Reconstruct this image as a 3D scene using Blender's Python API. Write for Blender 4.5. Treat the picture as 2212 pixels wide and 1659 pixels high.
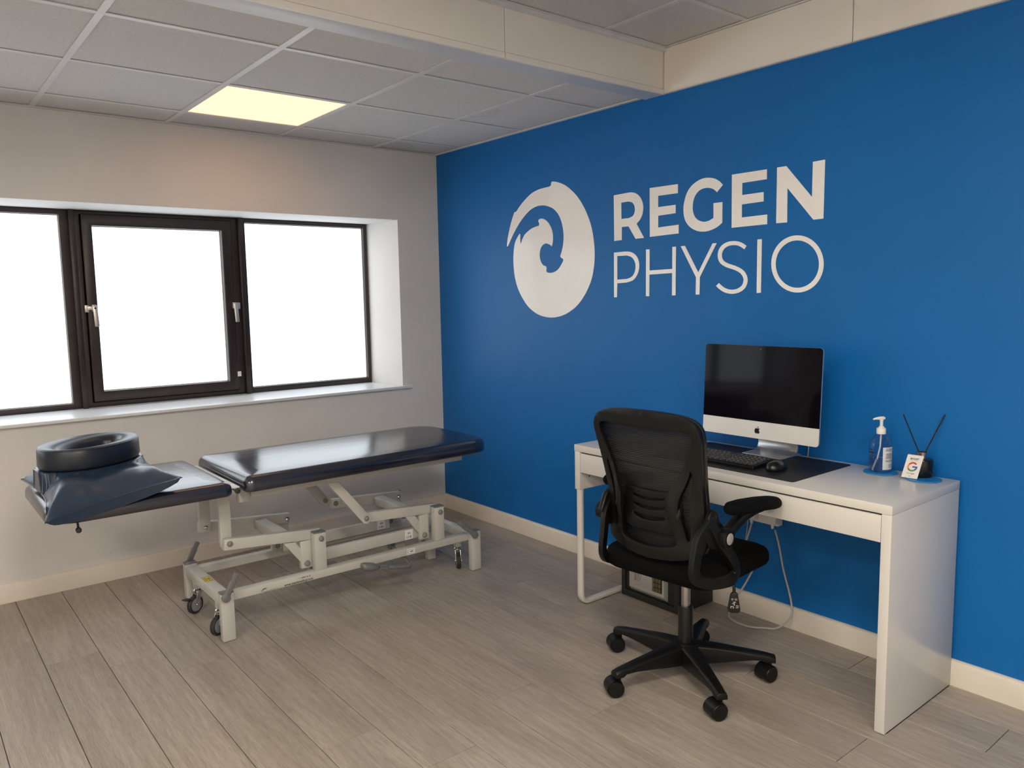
import bpy, bmesh, math, random
from mathutils import Vector, Matrix, noise
from mathutils.geometry import delaunay_2d_cdt
random.seed(7)
S = bpy.context.scene
for o in list(bpy.data.objects): bpy.data.objects.remove(o)
COL = S.collection
PI = math.pi
R = math.radians

# ------------------------------------------------------------------ camera
CAM = Vector((-2.8907, -4.3281, 1.4109))
CR = Vector((0.77703999, -0.6292054, -0.01759036))
CU = Vector((0.08327337, 0.07505859, 0.99369601))
CF = Vector((0.62391858, 0.77360634, -0.11071958))
FPX = 1676.33
cd = bpy.data.cameras.new('camera'); cam = bpy.data.objects.new('camera', cd); COL.objects.link(cam)
cd.sensor_width = 36; cd.sensor_fit = 'HORIZONTAL'; cd.lens = FPX / 2212 * 36; cd.clip_start = .05
cam.matrix_world = Matrix(((CR.x, CU.x, -CF.x, CAM.x), (CR.y, CU.y, -CF.y, CAM.y), (CR.z, CU.z, -CF.z, CAM.z), (0, 0, 0, 1)))
S.camera = cam
def wall_point(px, py, x=0.0):            # photo pixel -> point on the blue wall
    d = CR * ((px - 1106) / FPX) + CU * ((829.5 - py) / FPX) + CF
    return CAM + d * ((x - CAM.x) / d.x)

# ------------------------------------------------------------------ world, view
W = bpy.data.worlds.new('sky'); S.world = W; W.use_nodes = True
W.node_tree.nodes['Background'].inputs[0].default_value = (.80, .90, 1, 1)
W.node_tree.nodes['Background'].inputs[1].default_value = 1.0
S.view_settings.view_transform = 'Standard'; S.view_settings.look = 'None'
S.view_settings.gamma = 1; S.view_settings.use_curve_mapping = False
S.view_settings.exposure = 0.5
WINDOW_STRENGTH = 1.7
PANEL_STRENGTH = 1.70          # the panel in view
FILL_PANEL_STRENGTH = 33.0      # unseen panels added in the raised ceiling as main fill

# ------------------------------------------------------------------ materials
MATS = {}
def node_mat(name, col, rough=.5, metal=0., spec=.5, var=None, vscale=8., bump=0., bscale=60., coat=0., aniso=None, vstretch=(1, 1, 1), trans=0., ior=None, sheen=0., rvar=0.):
    if name in MATS: return MATS[name]
    m = bpy.data.materials.new(name); m.use_nodes = True; nt = m.node_tree; N = nt.nodes; L = nt.links
    b = N['Principled BSDF']
    b.inputs['Roughness'].default_value = rough; b.inputs['Metallic'].default_value = metal
    b.inputs['Specular IOR Level'].default_value = spec
    if coat: b.inputs['Coat Weight'].default_value = coat; b.inputs['Coat Roughness'].default_value = .12
    if trans: b.inputs['Transmission Weight'].default_value = trans
    if ior: b.inputs['IOR'].default_value = ior
    if sheen: b.inputs['Sheen Weight'].default_value = sheen
    tc = N.new('ShaderNodeTexCoord'); mp = N.new('ShaderNodeMapping'); mp.inputs['Scale'].default_value = vstretch
    L.new(tc.outputs['Object'], mp.inputs['Vector'])
    c2 = var if var else tuple(min(1, c * 1.06) for c in col[:3])
    n = N.new('ShaderNodeTexNoise'); n.inputs['Scale'].default_value = vscale; n.inputs['Detail'].default_value = 4
    L.new(mp.outputs['Vector'], n.inputs['Vector'])
    r = N.new('ShaderNodeValToRGB'); r.color_ramp.elements[0].position = .35; r.color_ramp.elements[1].position = .65
    r.color_ramp.elements[0].color = (*col[:3], 1); r.color_ramp.elements[1].color = (*c2, 1)
    L.new(n.outputs['Fac'], r.inputs['Fac']); L.new(r.outputs['Color'], b.inputs['Base Color'])
    if rvar:
        mr = N.new('ShaderNodeMapRange'); mr.inputs['To Min'].default_value = rough - rvar; mr.inputs['To Max'].default_value = rough + rvar
        L.new(n.outputs['Fac'], mr.inputs['Value']); L.new(mr.outputs['Result'], b.inputs['Roughness'])
    if bump:
        n2 = N.new('ShaderNodeTexNoise'); n2.inputs['Scale'].default_value = bscale; n2.inputs['Detail'].default_value = 3
        L.new(mp.outputs['Vector'], n2.inputs['Vector'])
        bp = N.new('ShaderNodeBump'); bp.inputs['Strength'].default_value = bump; bp.inputs['Distance'].default_value = .01
        L.new(n2.outputs['Fac'], bp.inputs['Height']); L.new(bp.outputs['Normal'], b.inputs['Normal'])
    MATS[name] = m
    return m
def emit_mat(name, col, strength):
    m = bpy.data.materials.new(name); m.use_nodes = True; nt = m.node_tree; N = nt.nodes; L = nt.links
    N.remove(N['Principled BSDF'])
    e = N.new('ShaderNodeEmission'); e.inputs[0].default_value = (*col, 1); e.inputs[1].default_value = strength
    L.new(e.outputs[0], N['Material Output'].inputs[0]); MATS[name] = m
    return m

M_WALL = node_mat('white_wall_paint', (.70, .685, .665), .7, spec=.25, bump=.02, bscale=180, vscale=2)
M_BLUE = node_mat('blue_wall_paint', (.003, .132, .42), .45, spec=.3, var=(.004, .144, .45), bump=.03, bscale=160, vscale=1.2, rvar=.05)
M_REVEAL = node_mat('reveal_white', (.82, .82, .80), .55, bump=.02, bscale=90)
M_SILL = node_mat('sill_paint', (.78, .80, .82), .3, bump=.06, bscale=40, vstretch=(.15, 1, 1), vscale=30)
M_BASE = node_mat('baseboard_paint', (.76, .70, .61), .35, var=(.70, .645, .56), vscale=5)
M_FASCIA = node_mat('fascia_board', (.80, .765, .70), .45, vscale=2)
M_SEAM = node_mat('seam_dark', (.10, .095, .09), .8)
M_TRIM = node_mat('ceiling_trim', (.66, .66, .67), .45)
M_TBAR = node_mat('ceiling_tee_bar', (.64, .63, .625), .4)
M_DESK = node_mat('white_laminate', (.66, .64, .60), .22, spec=.5, vscale=3)
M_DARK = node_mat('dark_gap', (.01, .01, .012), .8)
M_FRAME = node_mat('brown_window_frame', (.020, .012, .011), .35, var=(.028, .017, .015), vscale=20)
M_SILVER = node_mat('satin_silver', (.62, .58, .54), .35, metal=.8)
M_WHITE_VINYL = node_mat('white_vinyl_lettering', (.90, .89, .865), .17, bump=.08, bscale=40, vscale=3)
M_STEEL = node_mat('couch_paint', (.51, .505, .465), .38, vscale=6, var=(.55, .54, .495))
M_CAPGREY = node_mat('grey_plastic', (.16, .16, .165), .45)
M_CHROME = node_mat('chrome', (.75, .76, .77), .14, metal=1)
M_RUBBER = node_mat('black_rubber', (.022, .022, .022), .6)
M_WHEELHUB = node_mat('wheel_hub_grey', (.22, .22, .23), .5)
M_BOLT = node_mat('bolt_cap_grey', (.20, .195, .185), .4)
M_VINYL = node_mat('navy_vinyl', (.0055, .0065, .0165), .19, spec=.7, ior=1.7, var=(.011, .012, .025), vscale=6, bump=.05, bscale=45, rvar=.05, vstretch=(.22, 1.5, 1))
M_PILLOW = node_mat('slate_blue_vinyl', (.015, .031, .062), .30, spec=.6, ior=1.55, var=(.019, .037, .07), vscale=9, bump=.16, bscale=11)
M_RING = node_mat('face_ring_vinyl', (.012, .017, .027), .35, spec=.5, vscale=9)
M_PLASTIC = node_mat('black_plastic', (.0042, .0042, .0042), .40, spec=.35, bump=.03, bscale=500)
M_PLASTIC2 = node_mat('black_plastic_smooth', (.006, .006, .006), .30, spec=.5)
M_FABRIC = node_mat('black_mesh_fabric', (.003, .003, .0033), .85, spec=.1, bump=.35, bscale=420, vstretch=(1, 1, .12))
M_GASLIFT = node_mat('gas_lift_steel', (.55, .54, .53), .28, metal=1, var=(.42, .41, .40), vscale=12, vstretch=(4, 4, .6))
M_SAFE = node_mat('safe_charcoal', (.020, .020, .018), .5, bump=.05, bscale=300)
M_SAFEPANEL = node_mat('safe_panel_silver', (.50, .50, .485), .4, metal=.25)
M_KEYPAD = node_mat('keypad_bronze', (.17, .13, .065), .45, metal=.3)
M_ALU = node_mat('brushed_aluminium', (.70, .70, .70), .32, metal=.85)
M_CHIN = node_mat('chin_aluminium', (.80, .79, .765), .36, metal=.25)
M_SCREEN = node_mat('black_glass', (.004, .0035, .006), .07, spec=.16)
M_BLACK = node_mat('black_gloss', (.006, .006, .006), .12)
M_MAT = node_mat('desk_mat_leather', (.010, .0105, .014), .5, spec=.4, bump=.08, bscale=350)
M_KEY = node_mat('key_black', (.012, .012, .013), .3, spec=.6)
M_PRINTW = node_mat('white_print', (.75, .75, .72), .6)
M_PRINTK = node_mat('black_print', (.012, .012, .012), .6)
M_COASTER = node_mat('blue_coaster', (.02, .21, .52), .35)
M_WPLASTIC = node_mat('white_plastic', (.80, .79, .76), .3)
M_CABLE = node_mat('cable_white', (.46, .45, .44), .45)
M_YELLOW = node_mat('yellow_label', (.72, .52, .04), .5)
M_LABEL = node_mat('paper_label', (.74, .73, .70), .55)
M_ROSE = node_mat('rose_metal', (.55, .42, .36), .25, metal=1)
M_REED = node_mat('reed_black', (.006, .006, .008), .7)
M_GREYCAP = node_mat('arm_cap_grey', (.40, .375, .35), .45)
M_BG = node_mat('bottle_label', (.62, .66, .70), .5)
M_RED = node_mat('print_red', (.60, .03, .03), .5); M_GRN = node_mat('print_green', (.06, .24, .05), .5)
M_BLU = node_mat('print_blue', (.04, .10, .35), .5); M_ORA = node_mat('print_amber', (.75, .26, .02), .5)
M_PANE = emit_mat('frosted_daylight_pane', (.88, .945, 1.0), WINDOW_STRENGTH)
M_LIGHT = emit_mat('light_panel_diffuser', (1.0, .545, .29), PANEL_STRENGTH)
M_FILL_LIGHT = emit_mat('fill_panel_diffuser', (1.0, .905, .775), FILL_PANEL_STRENGTH)

def glass_mat():
    m = bpy.data.materials.new('clear_plastic'); m.use_nodes = True; nt = m.node_tree; N = nt.nodes; L = nt.links
    N.remove(N['Principled BSDF'])
    tr = N.new('ShaderNodeBsdfTransparent'); tr.inputs[0].default_value = (.86, .90, .96, 1)
    gl = N.new('ShaderNodeBsdfGlossy'); gl.inputs['Roughness'].default_value = .08
    fr = N.new('ShaderNodeLayerWeight'); fr.inputs['Blend'].default_value = .25
    mx = N.new('ShaderNodeMixShader')
    L.new(fr.outputs['Facing'], mx.inputs[0]); L.new(tr.outputs[0], mx.inputs[1]); L.new(gl.outputs[0], mx.inputs[2])
    ma = N.new('ShaderNodeMath'); ma.operation = 'MULTIPLY'; ma.inputs[1].default_value = .55
    L.new(fr.outputs['Facing'], ma.inputs[0]); L.new(ma.outputs[0], mx.inputs[0])
    L.new(mx.outputs[0], N['Material Output'].inputs[0]); return m
M_CLEAR = glass_mat()

def mesh_back_mat():                     # woven back: thin dark threads with gaps between
    m = bpy.data.materials.new('woven_back_mesh'); m.use_nodes = True; nt = m.node_tree; N = nt.nodes; L = nt.links
    b = N['Principled BSDF']; b.inputs['Roughness'].default_value = .6
    tc = N.new('ShaderNodeTexCoord'); w = N.new('ShaderNodeTexWave'); w.wave_type = 'BANDS'; w.bands_direction = 'Z'
    w.inputs['Scale'].default_value = 48; w.inputs['Distortion'].default_value = .25; w.inputs['Detail'].default_value = 0
    L.new(tc.outputs['Object'], w.inputs['Vector'])
    r = N.new('ShaderNodeValToRGB'); r.color_ramp.elements[0].position = .45; r.color_ramp.elements[1].position = .8
    r.color_ramp.elements[0].color = (.003, .003, .0035, 1); r.color_ramp.elements[1].color = (.0095, .0088, .0084, 1)
    L.new(w.outputs['Fac'], r.inputs['Fac']); L.new(r.outputs['Color'], b.inputs['Base Color'])
    tr = N.new('ShaderNodeBsdfTransparent'); mx = N.new('ShaderNodeMixShader')
    mr = N.new('ShaderNodeMapRange'); mr.inputs['From Min'].default_value = 0; mr.inputs['From Max'].default_value = .5
    mr.inputs['To Min'].default_value = .66; mr.inputs['To Max'].default_value = .96
    L.new(w.outputs['Fac'], mr.inputs['Value']); L.new(mr.outputs[0], mx.inputs[0])
    L.new(tr.outputs[0], mx.inputs[1]); L.new(b.outputs[0], mx.inputs[2]); L.new(mx.outputs[0], N['Material Output'].inputs[0])
    return m
M_BACKMESH = mesh_back_mat()

def plank_mat():
    m = bpy.data.materials.new('grey_oak_plank'); m.use_nodes = True; nt = m.node_tree; N = nt.nodes; L = nt.links
    b = N['Principled BSDF']; b.inputs['Specular IOR Level'].default_value = .45
    tc = N.new('ShaderNodeTexCoord'); oi = N.new('ShaderNodeObjectInfo')
    sc = N.new('ShaderNodeVectorMath'); sc.operation = 'SCALE'; sc.inputs['Scale'].default_value = 37
    cb = N.new('ShaderNodeCombineXYZ'); L.new(oi.outputs['Random'], cb.inputs[0]); L.new(oi.outputs['Random'], cb.inputs[1]); L.new(oi.outputs['Random'], cb.inputs[2])
    L.new(cb.outputs[0], sc.inputs[0])
    ad = N.new('ShaderNodeVectorMath'); ad.operation = 'ADD'; L.new(tc.outputs['Object'], ad.inputs[0]); L.new(sc.outputs[0], ad.inputs[1])
    def nz(scale, st, det=4, dist=0.):
        mp = N.new('ShaderNodeMapping'); mp.inputs['Scale'].default_value = st; L.new(ad.outputs[0], mp.inputs['Vector'])
        n = N.new('ShaderNodeTexNoise'); n.inputs['Scale'].default_value = scale; n.inputs['Detail'].default_value = det
        n.inputs['Distortion'].default_value = dist; L.new(mp.outputs[0], n.inputs['Vector']); return n
    fine = nz(14, (14, .55, 1), 6, .3); broad = nz(3.0, (3.2, .5, 1), 3, .6); pores = nz(64, (9, .30, 1), 3, .2)
    mp = N.new('ShaderNodeMapping'); mp.inputs['Scale'].default_value = (1, .16, 1); L.new(ad.outputs[0], mp.inputs['Vector'])
    wv = N.new('ShaderNodeTexWave'); wv.wave_type = 'BANDS'; wv.bands_direction = 'X'
    wv.inputs['Scale'].default_value = 9; wv.inputs['Distortion'].default_value = 9; wv.inputs['Detail'].default_value = 3; wv.inputs['Detail Scale'].default_value = 1.3
    L.new(mp.outputs[0], wv.inputs['Vector'])
    r1 = N.new('ShaderNodeValToRGB'); r1.color_ramp.elements[0].color = (.322, .275, .228, 1); r1.color_ramp.elements[1].color = (.412, .360, .304, 1)
    r1.color_ramp.elements[0].position = .3; r1.color_ramp.elements[1].position = .7
    L.new(broad.outputs['Fac'], r1.inputs['Fac'])
    def mul(a, fac_sock, lo, hi, p0, p1):
        rr = N.new('ShaderNodeMapRange'); rr.inputs['From Min'].default_value = p0; rr.inputs['From Max'].default_value = p1
        rr.inputs['To Min'].default_value = lo; rr.inputs['To Max'].default_value = hi; L.new(fac_sock, rr.inputs['Value'])
        mx = N.new('ShaderNodeMix'); mx.data_type = 'RGBA'; mx.blend_type = 'MULTIPLY'; mx.inputs['Factor'].default_value = 1
        L.new(a, mx.inputs[6]); L.new(rr.outputs[0], mx.inputs[7]); return mx.outputs[2]
    c = mul(r1.outputs['Color'], fine.outputs['Fac'], .90, 1.08, .3, .7)
    c = mul(c, wv.outputs['Fac'], .93, 1.03, 0, 1)
    c = mul(c, pores.outputs['Fac'], .82, 1.04, .36, .56)
    c = mul(c, oi.outputs['Random'], .95, 1.05, 0, 1)
    L.new(c, b.inputs['Base Color'])
    rr = N.new('ShaderNodeMapRange'); rr.inputs['To Min'].default_value = .33; rr.inputs['To Max'].default_value = .48; L.new(fine.outputs['Fac'], rr.inputs['Value']); L.new(rr.outputs[0], b.inputs['Roughness'])
    bp = N.new('ShaderNodeBump'); bp.inputs['Strength'].default_value = .12; bp.inputs['Distance'].default_value = .004
    L.new(fine.outputs['Fac'], bp.inputs['Height']); L.new(bp.outputs[0], b.inputs['Normal'])
    return m
M_PLANK = plank_mat()

def tile_mat(name, stain=None):
    m = bpy.data.materials.new(name); m.use_nodes = True; nt = m.node_tree; N = nt.nodes; L = nt.links
    b = N['Principled BSDF']; b.inputs['Roughness'].default_value = .9; b.inputs['Specular IOR Level'].default_value = .1
    tc = N.new('ShaderNodeTexCoord'); n = N.new('ShaderNodeTexNoise'); n.inputs['Scale'].default_value = 130; n.inputs['Detail'].default_value = 3
    L.new(tc.outputs['Object'], n.inputs['Vector'])
    r = N.new('ShaderNodeValToRGB'); r.color_ramp.elements[0].position = .3; r.color_ramp.elements[1].position = .7
    r.color_ramp.elements[0].color = (.58, .57, .555, 1); r.color_ramp.elements[1].color = (.66, .645, .63, 1)
    L.new(n.outputs['Fac'], r.inputs['Fac']); out = r.outputs['Color']
    if stain:
        mp = N.new('ShaderNodeMapping'); mp.inputs['Location'].default_value = (-stain[0], -stain[1], 0); L.new(tc.outputs['Object'], mp.inputs['Vector'])
        n3 = N.new('ShaderNodeTexNoise'); n3.inputs['Scale'].default_value = 9; L.new(mp.outputs[0], n3.inputs['Vector'])
        ln = N.new('ShaderNodeVectorMath'); ln.operation = 'LENGTH'; L.new(mp.outputs[0], ln.inputs[0])
        a = N.new('ShaderNodeMath'); a.operation = 'MULTIPLY_ADD'; a.inputs[1].default_value = .06; L.new(n3.outputs['Fac'], a.inputs[0]); L.new(ln.outputs['Value'], a.inputs[2])
        r2 = N.new('ShaderNodeValToRGB'); e = r2.color_ramp.elements
        rad = stain[2]
        e[0].position = 0; e[0].color = (.985, .975, .955, 1); e[1].position = rad * .86; e[1].color = (.97, .955, .93, 1)
        x = e.new(rad); x.color = (.88, .84, .78, 1); x = e.new(rad * 1.08); x.color = (1, 1, 1, 1)
        L.new(a.outputs[0], r2.inputs['Fac'])
        mx = N.new('ShaderNodeMix'); mx.data_type = 'RGBA'; mx.blend_type = 'MULTIPLY'; mx.inputs['Factor'].default_value = 1
        L.new(out, mx.inputs[6]); L.new(r2.outputs['Color'], mx.inputs[7]); out = mx.outputs[2]
    L.new(out, b.inputs['Base Color'])
    bp = N.new('ShaderNodeBump'); bp.inputs['Strength'].default_value = .15; bp.inputs['Distance'].default_value = .002
    L.new(n.outputs['Fac'], bp.inputs['Height']); L.new(bp.outputs[0], b.inputs['Normal'])
    return m
M_TILE = tile_mat('mineral_tile'); M_TILE_S1 = tile_mat('mineral_tile_ring_stain', (-.13, .03, .13)); M_TILE_S2 = tile_mat('mineral_tile_edge_stain', (-.25, .10, .15))

# ------------------------------------------------------------------ mesh builder
ORIGIN = {}
def in_poly(p, poly):
    x, y = p; c = False; j = len(poly) - 1
    for i in range(len(poly)):
        xi, yi = poly[i]; xj, yj = poly[j]
        if (yi > y) != (yj > y) and x < (xj - xi) * (y - yi) / (yj - yi) + xi: c = not c
        j = i
    return c
class MB:
    def __init__(s): s.v = []; s.f = []
    def add(s, vs, fs):
        n = len(s.v); s.v += [Vector(v) for v in vs]; s.f += [tuple(i + n for i in f) for f in fs]; return s
    def box(s, x0, x1, y0, y1, z0, z1):
        x0, x1 = min(x0, x1), max(x0, x1); y0, y1 = min(y0, y1), max(y0, y1); z0, z1 = min(z0, z1), max(z0, z1)
        return s.add([(x0, y0, z0), (x1, y0, z0), (x1, y1, z0), (x0, y1, z0), (x0, y0, z1), (x1, y0, z1), (x1, y1, z1), (x0, y1, z1)],
                     [(0, 3, 2, 1), (4, 5, 6, 7), (0, 1, 5, 4), (1, 2, 6, 5), (2, 3, 7, 6), (3, 0, 4, 7)])
    def bar(s, p0, p1, w, h, side=(0, 1, 0)):      # bar of width w along `side` and height h across it
        p0 = Vector(p0); p1 = Vector(p1); d = (p1 - p0).normalized(); a = Vector(side); a = (a - d * a.dot(d)).normalized(); b = d.cross(a)
        vs = []
        for p in (p0, p1):
            for sa, sb in ((-1, -1), (1, -1), (1, 1), (-1, 1)): vs.append(p + a * (sa * w / 2) + b * (sb * h / 2))
        return s.add(vs, [(0, 1, 2, 3), (7, 6, 5, 4), (0, 4, 5, 1), (1, 5, 6, 2), (2, 6, 7, 3), (3, 7, 4, 0)])
    def cyl(s, p0, p1, r0, r1=None, n=20):
        r1 = r0 if r1 is None else r1; p0 = Vector(p0); p1 = Vector(p1); d = (p1 - p0).normalized()
        a = d.orthogonal().normalized(); b = d.cross(a); vs = []
        for p, r in ((p0, r0), (p1, r1)):
            for i in range(n):
                t = 2 * PI * i / n; vs.append(p + a * (r * math.cos(t)) + b * (r * math.sin(t)))
        fs = [(i, (i + 1) % n, n + (i + 1) % n, n + i) for i in range(n)]
        return s.add(vs, fs + [tuple(range(n - 1, -1, -1)), tuple(range(n, 2 * n))])
    def loft(s, loops, cap=True, closed=True):
        n = len(loops[0]); vs = [v for l in loops for v in l]; fs = []
        for k in range(len(loops) - 1):
            for i in range(n if closed else n - 1):
                j = (i + 1) % n; fs.append((k * n + i, k * n + j, (k + 1) * n + j, (k + 1) * n + i))
        if cap: fs += [tuple(range(n - 1, -1, -1)), tuple(range((len(loops) - 1) * n, len(loops) * n))]
        return s.add(vs, fs)
    def lathe(s, prof, c=(0, 0, 0), n=28, axis=None):      # prof: (radius, height)
        c = Vector(c); d = Vector(axis).normalized() if axis else Vector((0, 0, 1)); a = d.orthogonal().normalized(); b = d.cross(a)
        loops = [[c + d * h + a * (max(r, 1e-4) * math.cos(2 * PI * i / n)) + b * (max(r, 1e-4) * math.sin(2 * PI * i / n)) for i in range(n)] for r, h in prof]
        return s.loft(loops)
    def tube(s, path, r, n=10, closed=False, flat=None, side=None):   # flat=(a,b): elliptical/rect section along side
        P = [Vector(p) for p in path]; loops = []; m = len(P); prev = None
        for i in range(m):
            if closed: d = P[(i + 1) % m] - P[i - 1]
            else: d = P[min(i + 1, m - 1)] - P[max(i - 1, 0)]
            d.normalize()
            if side is not None: a = Vector(side); a = (a - d * a.dot(d)).normalized()
            elif prev is None: a = d.orthogonal().normalized()
            else: a = (prev - d * prev.dot(d)).normalized()
            prev = a; b = d.cross(a); rr = r[i] if isinstance(r, (list, tuple)) else r
            if flat:
                fa, fb = flat; loop = []
                for k in range(n):
                    t = 2 * PI * k / n; ca, sa = math.cos(t), math.sin(t)
                    loop.append(P[i] + a * (fa * math.copysign(abs(ca) ** .55, ca)) + b * (fb * math.copysign(abs(sa) ** .55, sa)))
            else: loop = [P[i] + a * (rr * math.cos(2 * PI * k / n)) + b * (rr * math.sin(2 * PI * k / n)) for k in range(n)]
            loops.append(loop)
        if closed: loops.append(loops[0]); return s.loft(loops, cap=False)
        return s.loft(loops)
    def plate(s, outer, holes, fn, grid=0):              # fn(u, v, t) t=0 front, 1 back; a flat or curved plate with holes
        pts = []; edges = []
        for loop in [outer] + list(holes):
            n0 = len(pts); pts += [Vector(p) for p in loop]; edges += [(n0 + i, n0 + (i + 1) % len(loop)) for i in range(len(loop))]
        if grid:
            us = [p[0] for p in outer]; vs = [p[1] for p in outer]; u = min(us) + grid * .5
            while u < max(us):
                v = min(vs) + grid * .5
                while v < max(vs):
                    q = (u, v)
                    if in_poly(q, outer) and not any(in_poly(q, h) for h in holes): pts.append(Vector(q))
                    v += grid
                u += grid
        V, E_, F, *_ = delaunay_2d_cdt(pts, edges, [], 0, 1e-6)
        keep = []
        for f in F:
            c = sum((V[i] for i in f), Vector((0, 0))) / len(f)
            if in_poly(c, outer) and not any(in_poly(c, h) for h in holes): keep.append(tuple(f))
        n = len(V); cnt = {}
        for f in keep:
            for i in range(len(f)):
                e = (f[i], f[(i + 1) % len(f)]); cnt[e] = 1
        side = [e for e in cnt if (e[1], e[0]) not in cnt]
        vs = [fn(v.x, v.y, 0) for v in V] + [fn(v.x, v.y, 1) for v in V]
        fs = keep + [tuple(i + n for i in reversed(f)) for f in keep] + [(b, a, a + n, b + n) for a, b in side]
        return s.add(vs, fs)
    def build(s, name, mat, parent=None, bevel=0, seg=2, angle=35, smooth=True, local=False):
        off = ORIGIN.get(parent.name, Vector()) if (parent is not None and not local) else Vector()
        bm = bmesh.new(); vs = [bm.verts.new(v - off) for v in s.v]
        for f in s.f:
            try: bm.faces.new([vs[i] for i in f])
            except ValueError: pass
        for v in [v for v in bm.verts if not v.link_faces]: bm.verts.remove(v)
        bmesh.ops.recalc_face_normals(bm, faces=bm.faces)
        if bevel:
            es = [e for e in bm.edges if len(e.link_faces) == 2 and e.calc_face_angle(0) > R(40)]
            bmesh.ops.bevel(bm, geom=es, offset=bevel, segments=seg, profile=.5, affect='EDGES', clamp_overlap=True)
        me = bpy.data.meshes.new(name); bm.to_mesh(me); bm.free()
        if smooth:
            me.polygons.foreach_set('use_smooth', [True] * len(me.polygons)); me.set_sharp_from_angle(angle=R(angle))
        me.materials.append(mat)
        o = bpy.data.objects.new(name, me); COL.objects.link(o)
        if parent is not None: o.parent = parent; ORIGIN[o.name] = ORIGIN.get(parent.name, Vector())
        else: ORIGIN[o.name] = Vector()
        return o
def thing(name, label, cat, loc=(0, 0, 0), rz=0, group=None):
    o = bpy.data.objects.new(name, None); COL.objects.link(o); o.location = loc; o.rotation_euler = (0, 0, rz); o.empty_display_size = .1
    o['label'] = label; o['category'] = cat
    if group: o['group'] = group
    ORIGIN[o.name] = Vector(loc); return o
def tag(o, label, cat, group=None):
    o['label'] = label; o['category'] = cat
    if group: o['group'] = group
    return o
def struct(o, label=None):
    o['kind'] = 'structure'
    if label: o['label'] = label
    return o
def struct_root(name, label):
    o = bpy.data.objects.new(name, None); COL.objects.link(o); ORIGIN[o.name] = Vector(); o['kind'] = 'structure'; o['label'] = label; return o
def B(x0, x1, y0, y1, z0, z1): return MB().box(x0, x1, y0, y1, z0, z1)
def rrect(x0, x1, y0, y1, r, n=6):               # r: radius or 4 radii (x1y1, x0y1, x0y0, x1y0)
    rs = r if isinstance(r, (list, tuple)) else [r] * 4; out = []
    for (cx, cy, a0), q in zip(((x1, y1, 0), (x0, y1, 90), (x0, y0, 180), (x1, y0, 270)), rs):
        sx = -1 if cx == x1 else 1; sy = -1 if cy == y1 else 1
        for i in range(n + 1):
            t = R(a0 + 90 * i / n); out.append((cx + sx * q + q * math.cos(t), cy + sy * q + q * math.sin(t)))
    return out
def slab(x0, x1, y0, y1, z0, z1, rc, rt, rb, n=8, crown=0.):   # cushion: rounded plan, rounded top and bottom edges
    mb = MB(); loops = []
    prof = [(rb * (1 - math.sin(t)), z0 + rb * (1 - math.cos(t))) for t in [R(90 * i / 4) for i in range(5)]]
    prof += [(rt * (1 - math.cos(t)), z1 - rt + rt * math.sin(t)) for t in [R(90 * i / 6) for i in range(7)]]
    rcs = rc if isinstance(rc, (list, tuple)) else [rc] * 4
    for ins, z in prof:
        loops.append([Vector((x, y, z)) for x, y in rrect(x0 + ins, x1 - ins, y0 + ins, y1 - ins, [max(q - ins * .6, .004) for q in rcs], n)])
    if crown:
        a = rt + .05
        loops.append([Vector((x, y, z1 + crown)) for x, y in rrect(x0 + a, x1 - a, y0 + a, y1 - a, [max(q - a * .5, .01) for q in rcs], n)])
    return mb.loft(loops)
def stroke(pts, w, closed=False):                # flat outline of a stroked polyline
    n = len(pts); L_ = []; Rr = []
    for i in range(n):
        a = Vector(pts[max(i - 1, 0)]); b = Vector(pts[min(i + 1, n - 1)]); d = (b - a).normalized(); q = Vector((-d.y, d.x)); p = Vector(pts[i])
        L_.append(tuple(p + q * w / 2)); Rr.append(tuple(p - q * w / 2))
    return L_ + Rr[::-1]
def text(name, body, size, mat, parent, fn, bold=0., local=False, depth=True):   # flat lettering; fn(u, v) -> point
    cu = bpy.data.curves.new('t', 'FONT'); cu.body = body; cu.size = size; cu.offset = bold; cu.resolution_u = 3
    t = bpy.data.objects.new('t', cu); COL.objects.link(t); bpy.context.view_layer.update()
    me = bpy.data.meshes.new_from_object(t); bpy.data.objects.remove(t); bpy.data.curves.remove(cu)
    mb = MB(); mb.add([fn(v.co.x, v.co.y) for v in me.vertices], [tuple(p.vertices) for p in me.polygons]); bpy.data.meshes.remove(me)
    return mb.build(name, mat, parent, smooth=False, local=local)
def text_width(body, size):
    cu = bpy.data.curves.new('t', 'FONT'); cu.body = body; cu.size = size
    t = bpy.data.objects.new('t', cu); COL.objects.link(t); bpy.context.view_layer.update(); w = t.dimensions.x
    bpy.data.objects.remove(t); bpy.data.curves.remove(cu); return w
def share(o, name, loc, parent, mat=None):       # another object on the same mesh
    c = o.copy(); c.name = name; COL.objects.link(c); c.parent = parent; c.location = loc
    return c

# ================================================================== the room
XL, YF, H, H2 = -5.2, -7.0, 2.338, 2.53      # left wall, wall behind the camera, lower and raised ceiling
BEAM_Y = -1.906
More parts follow.
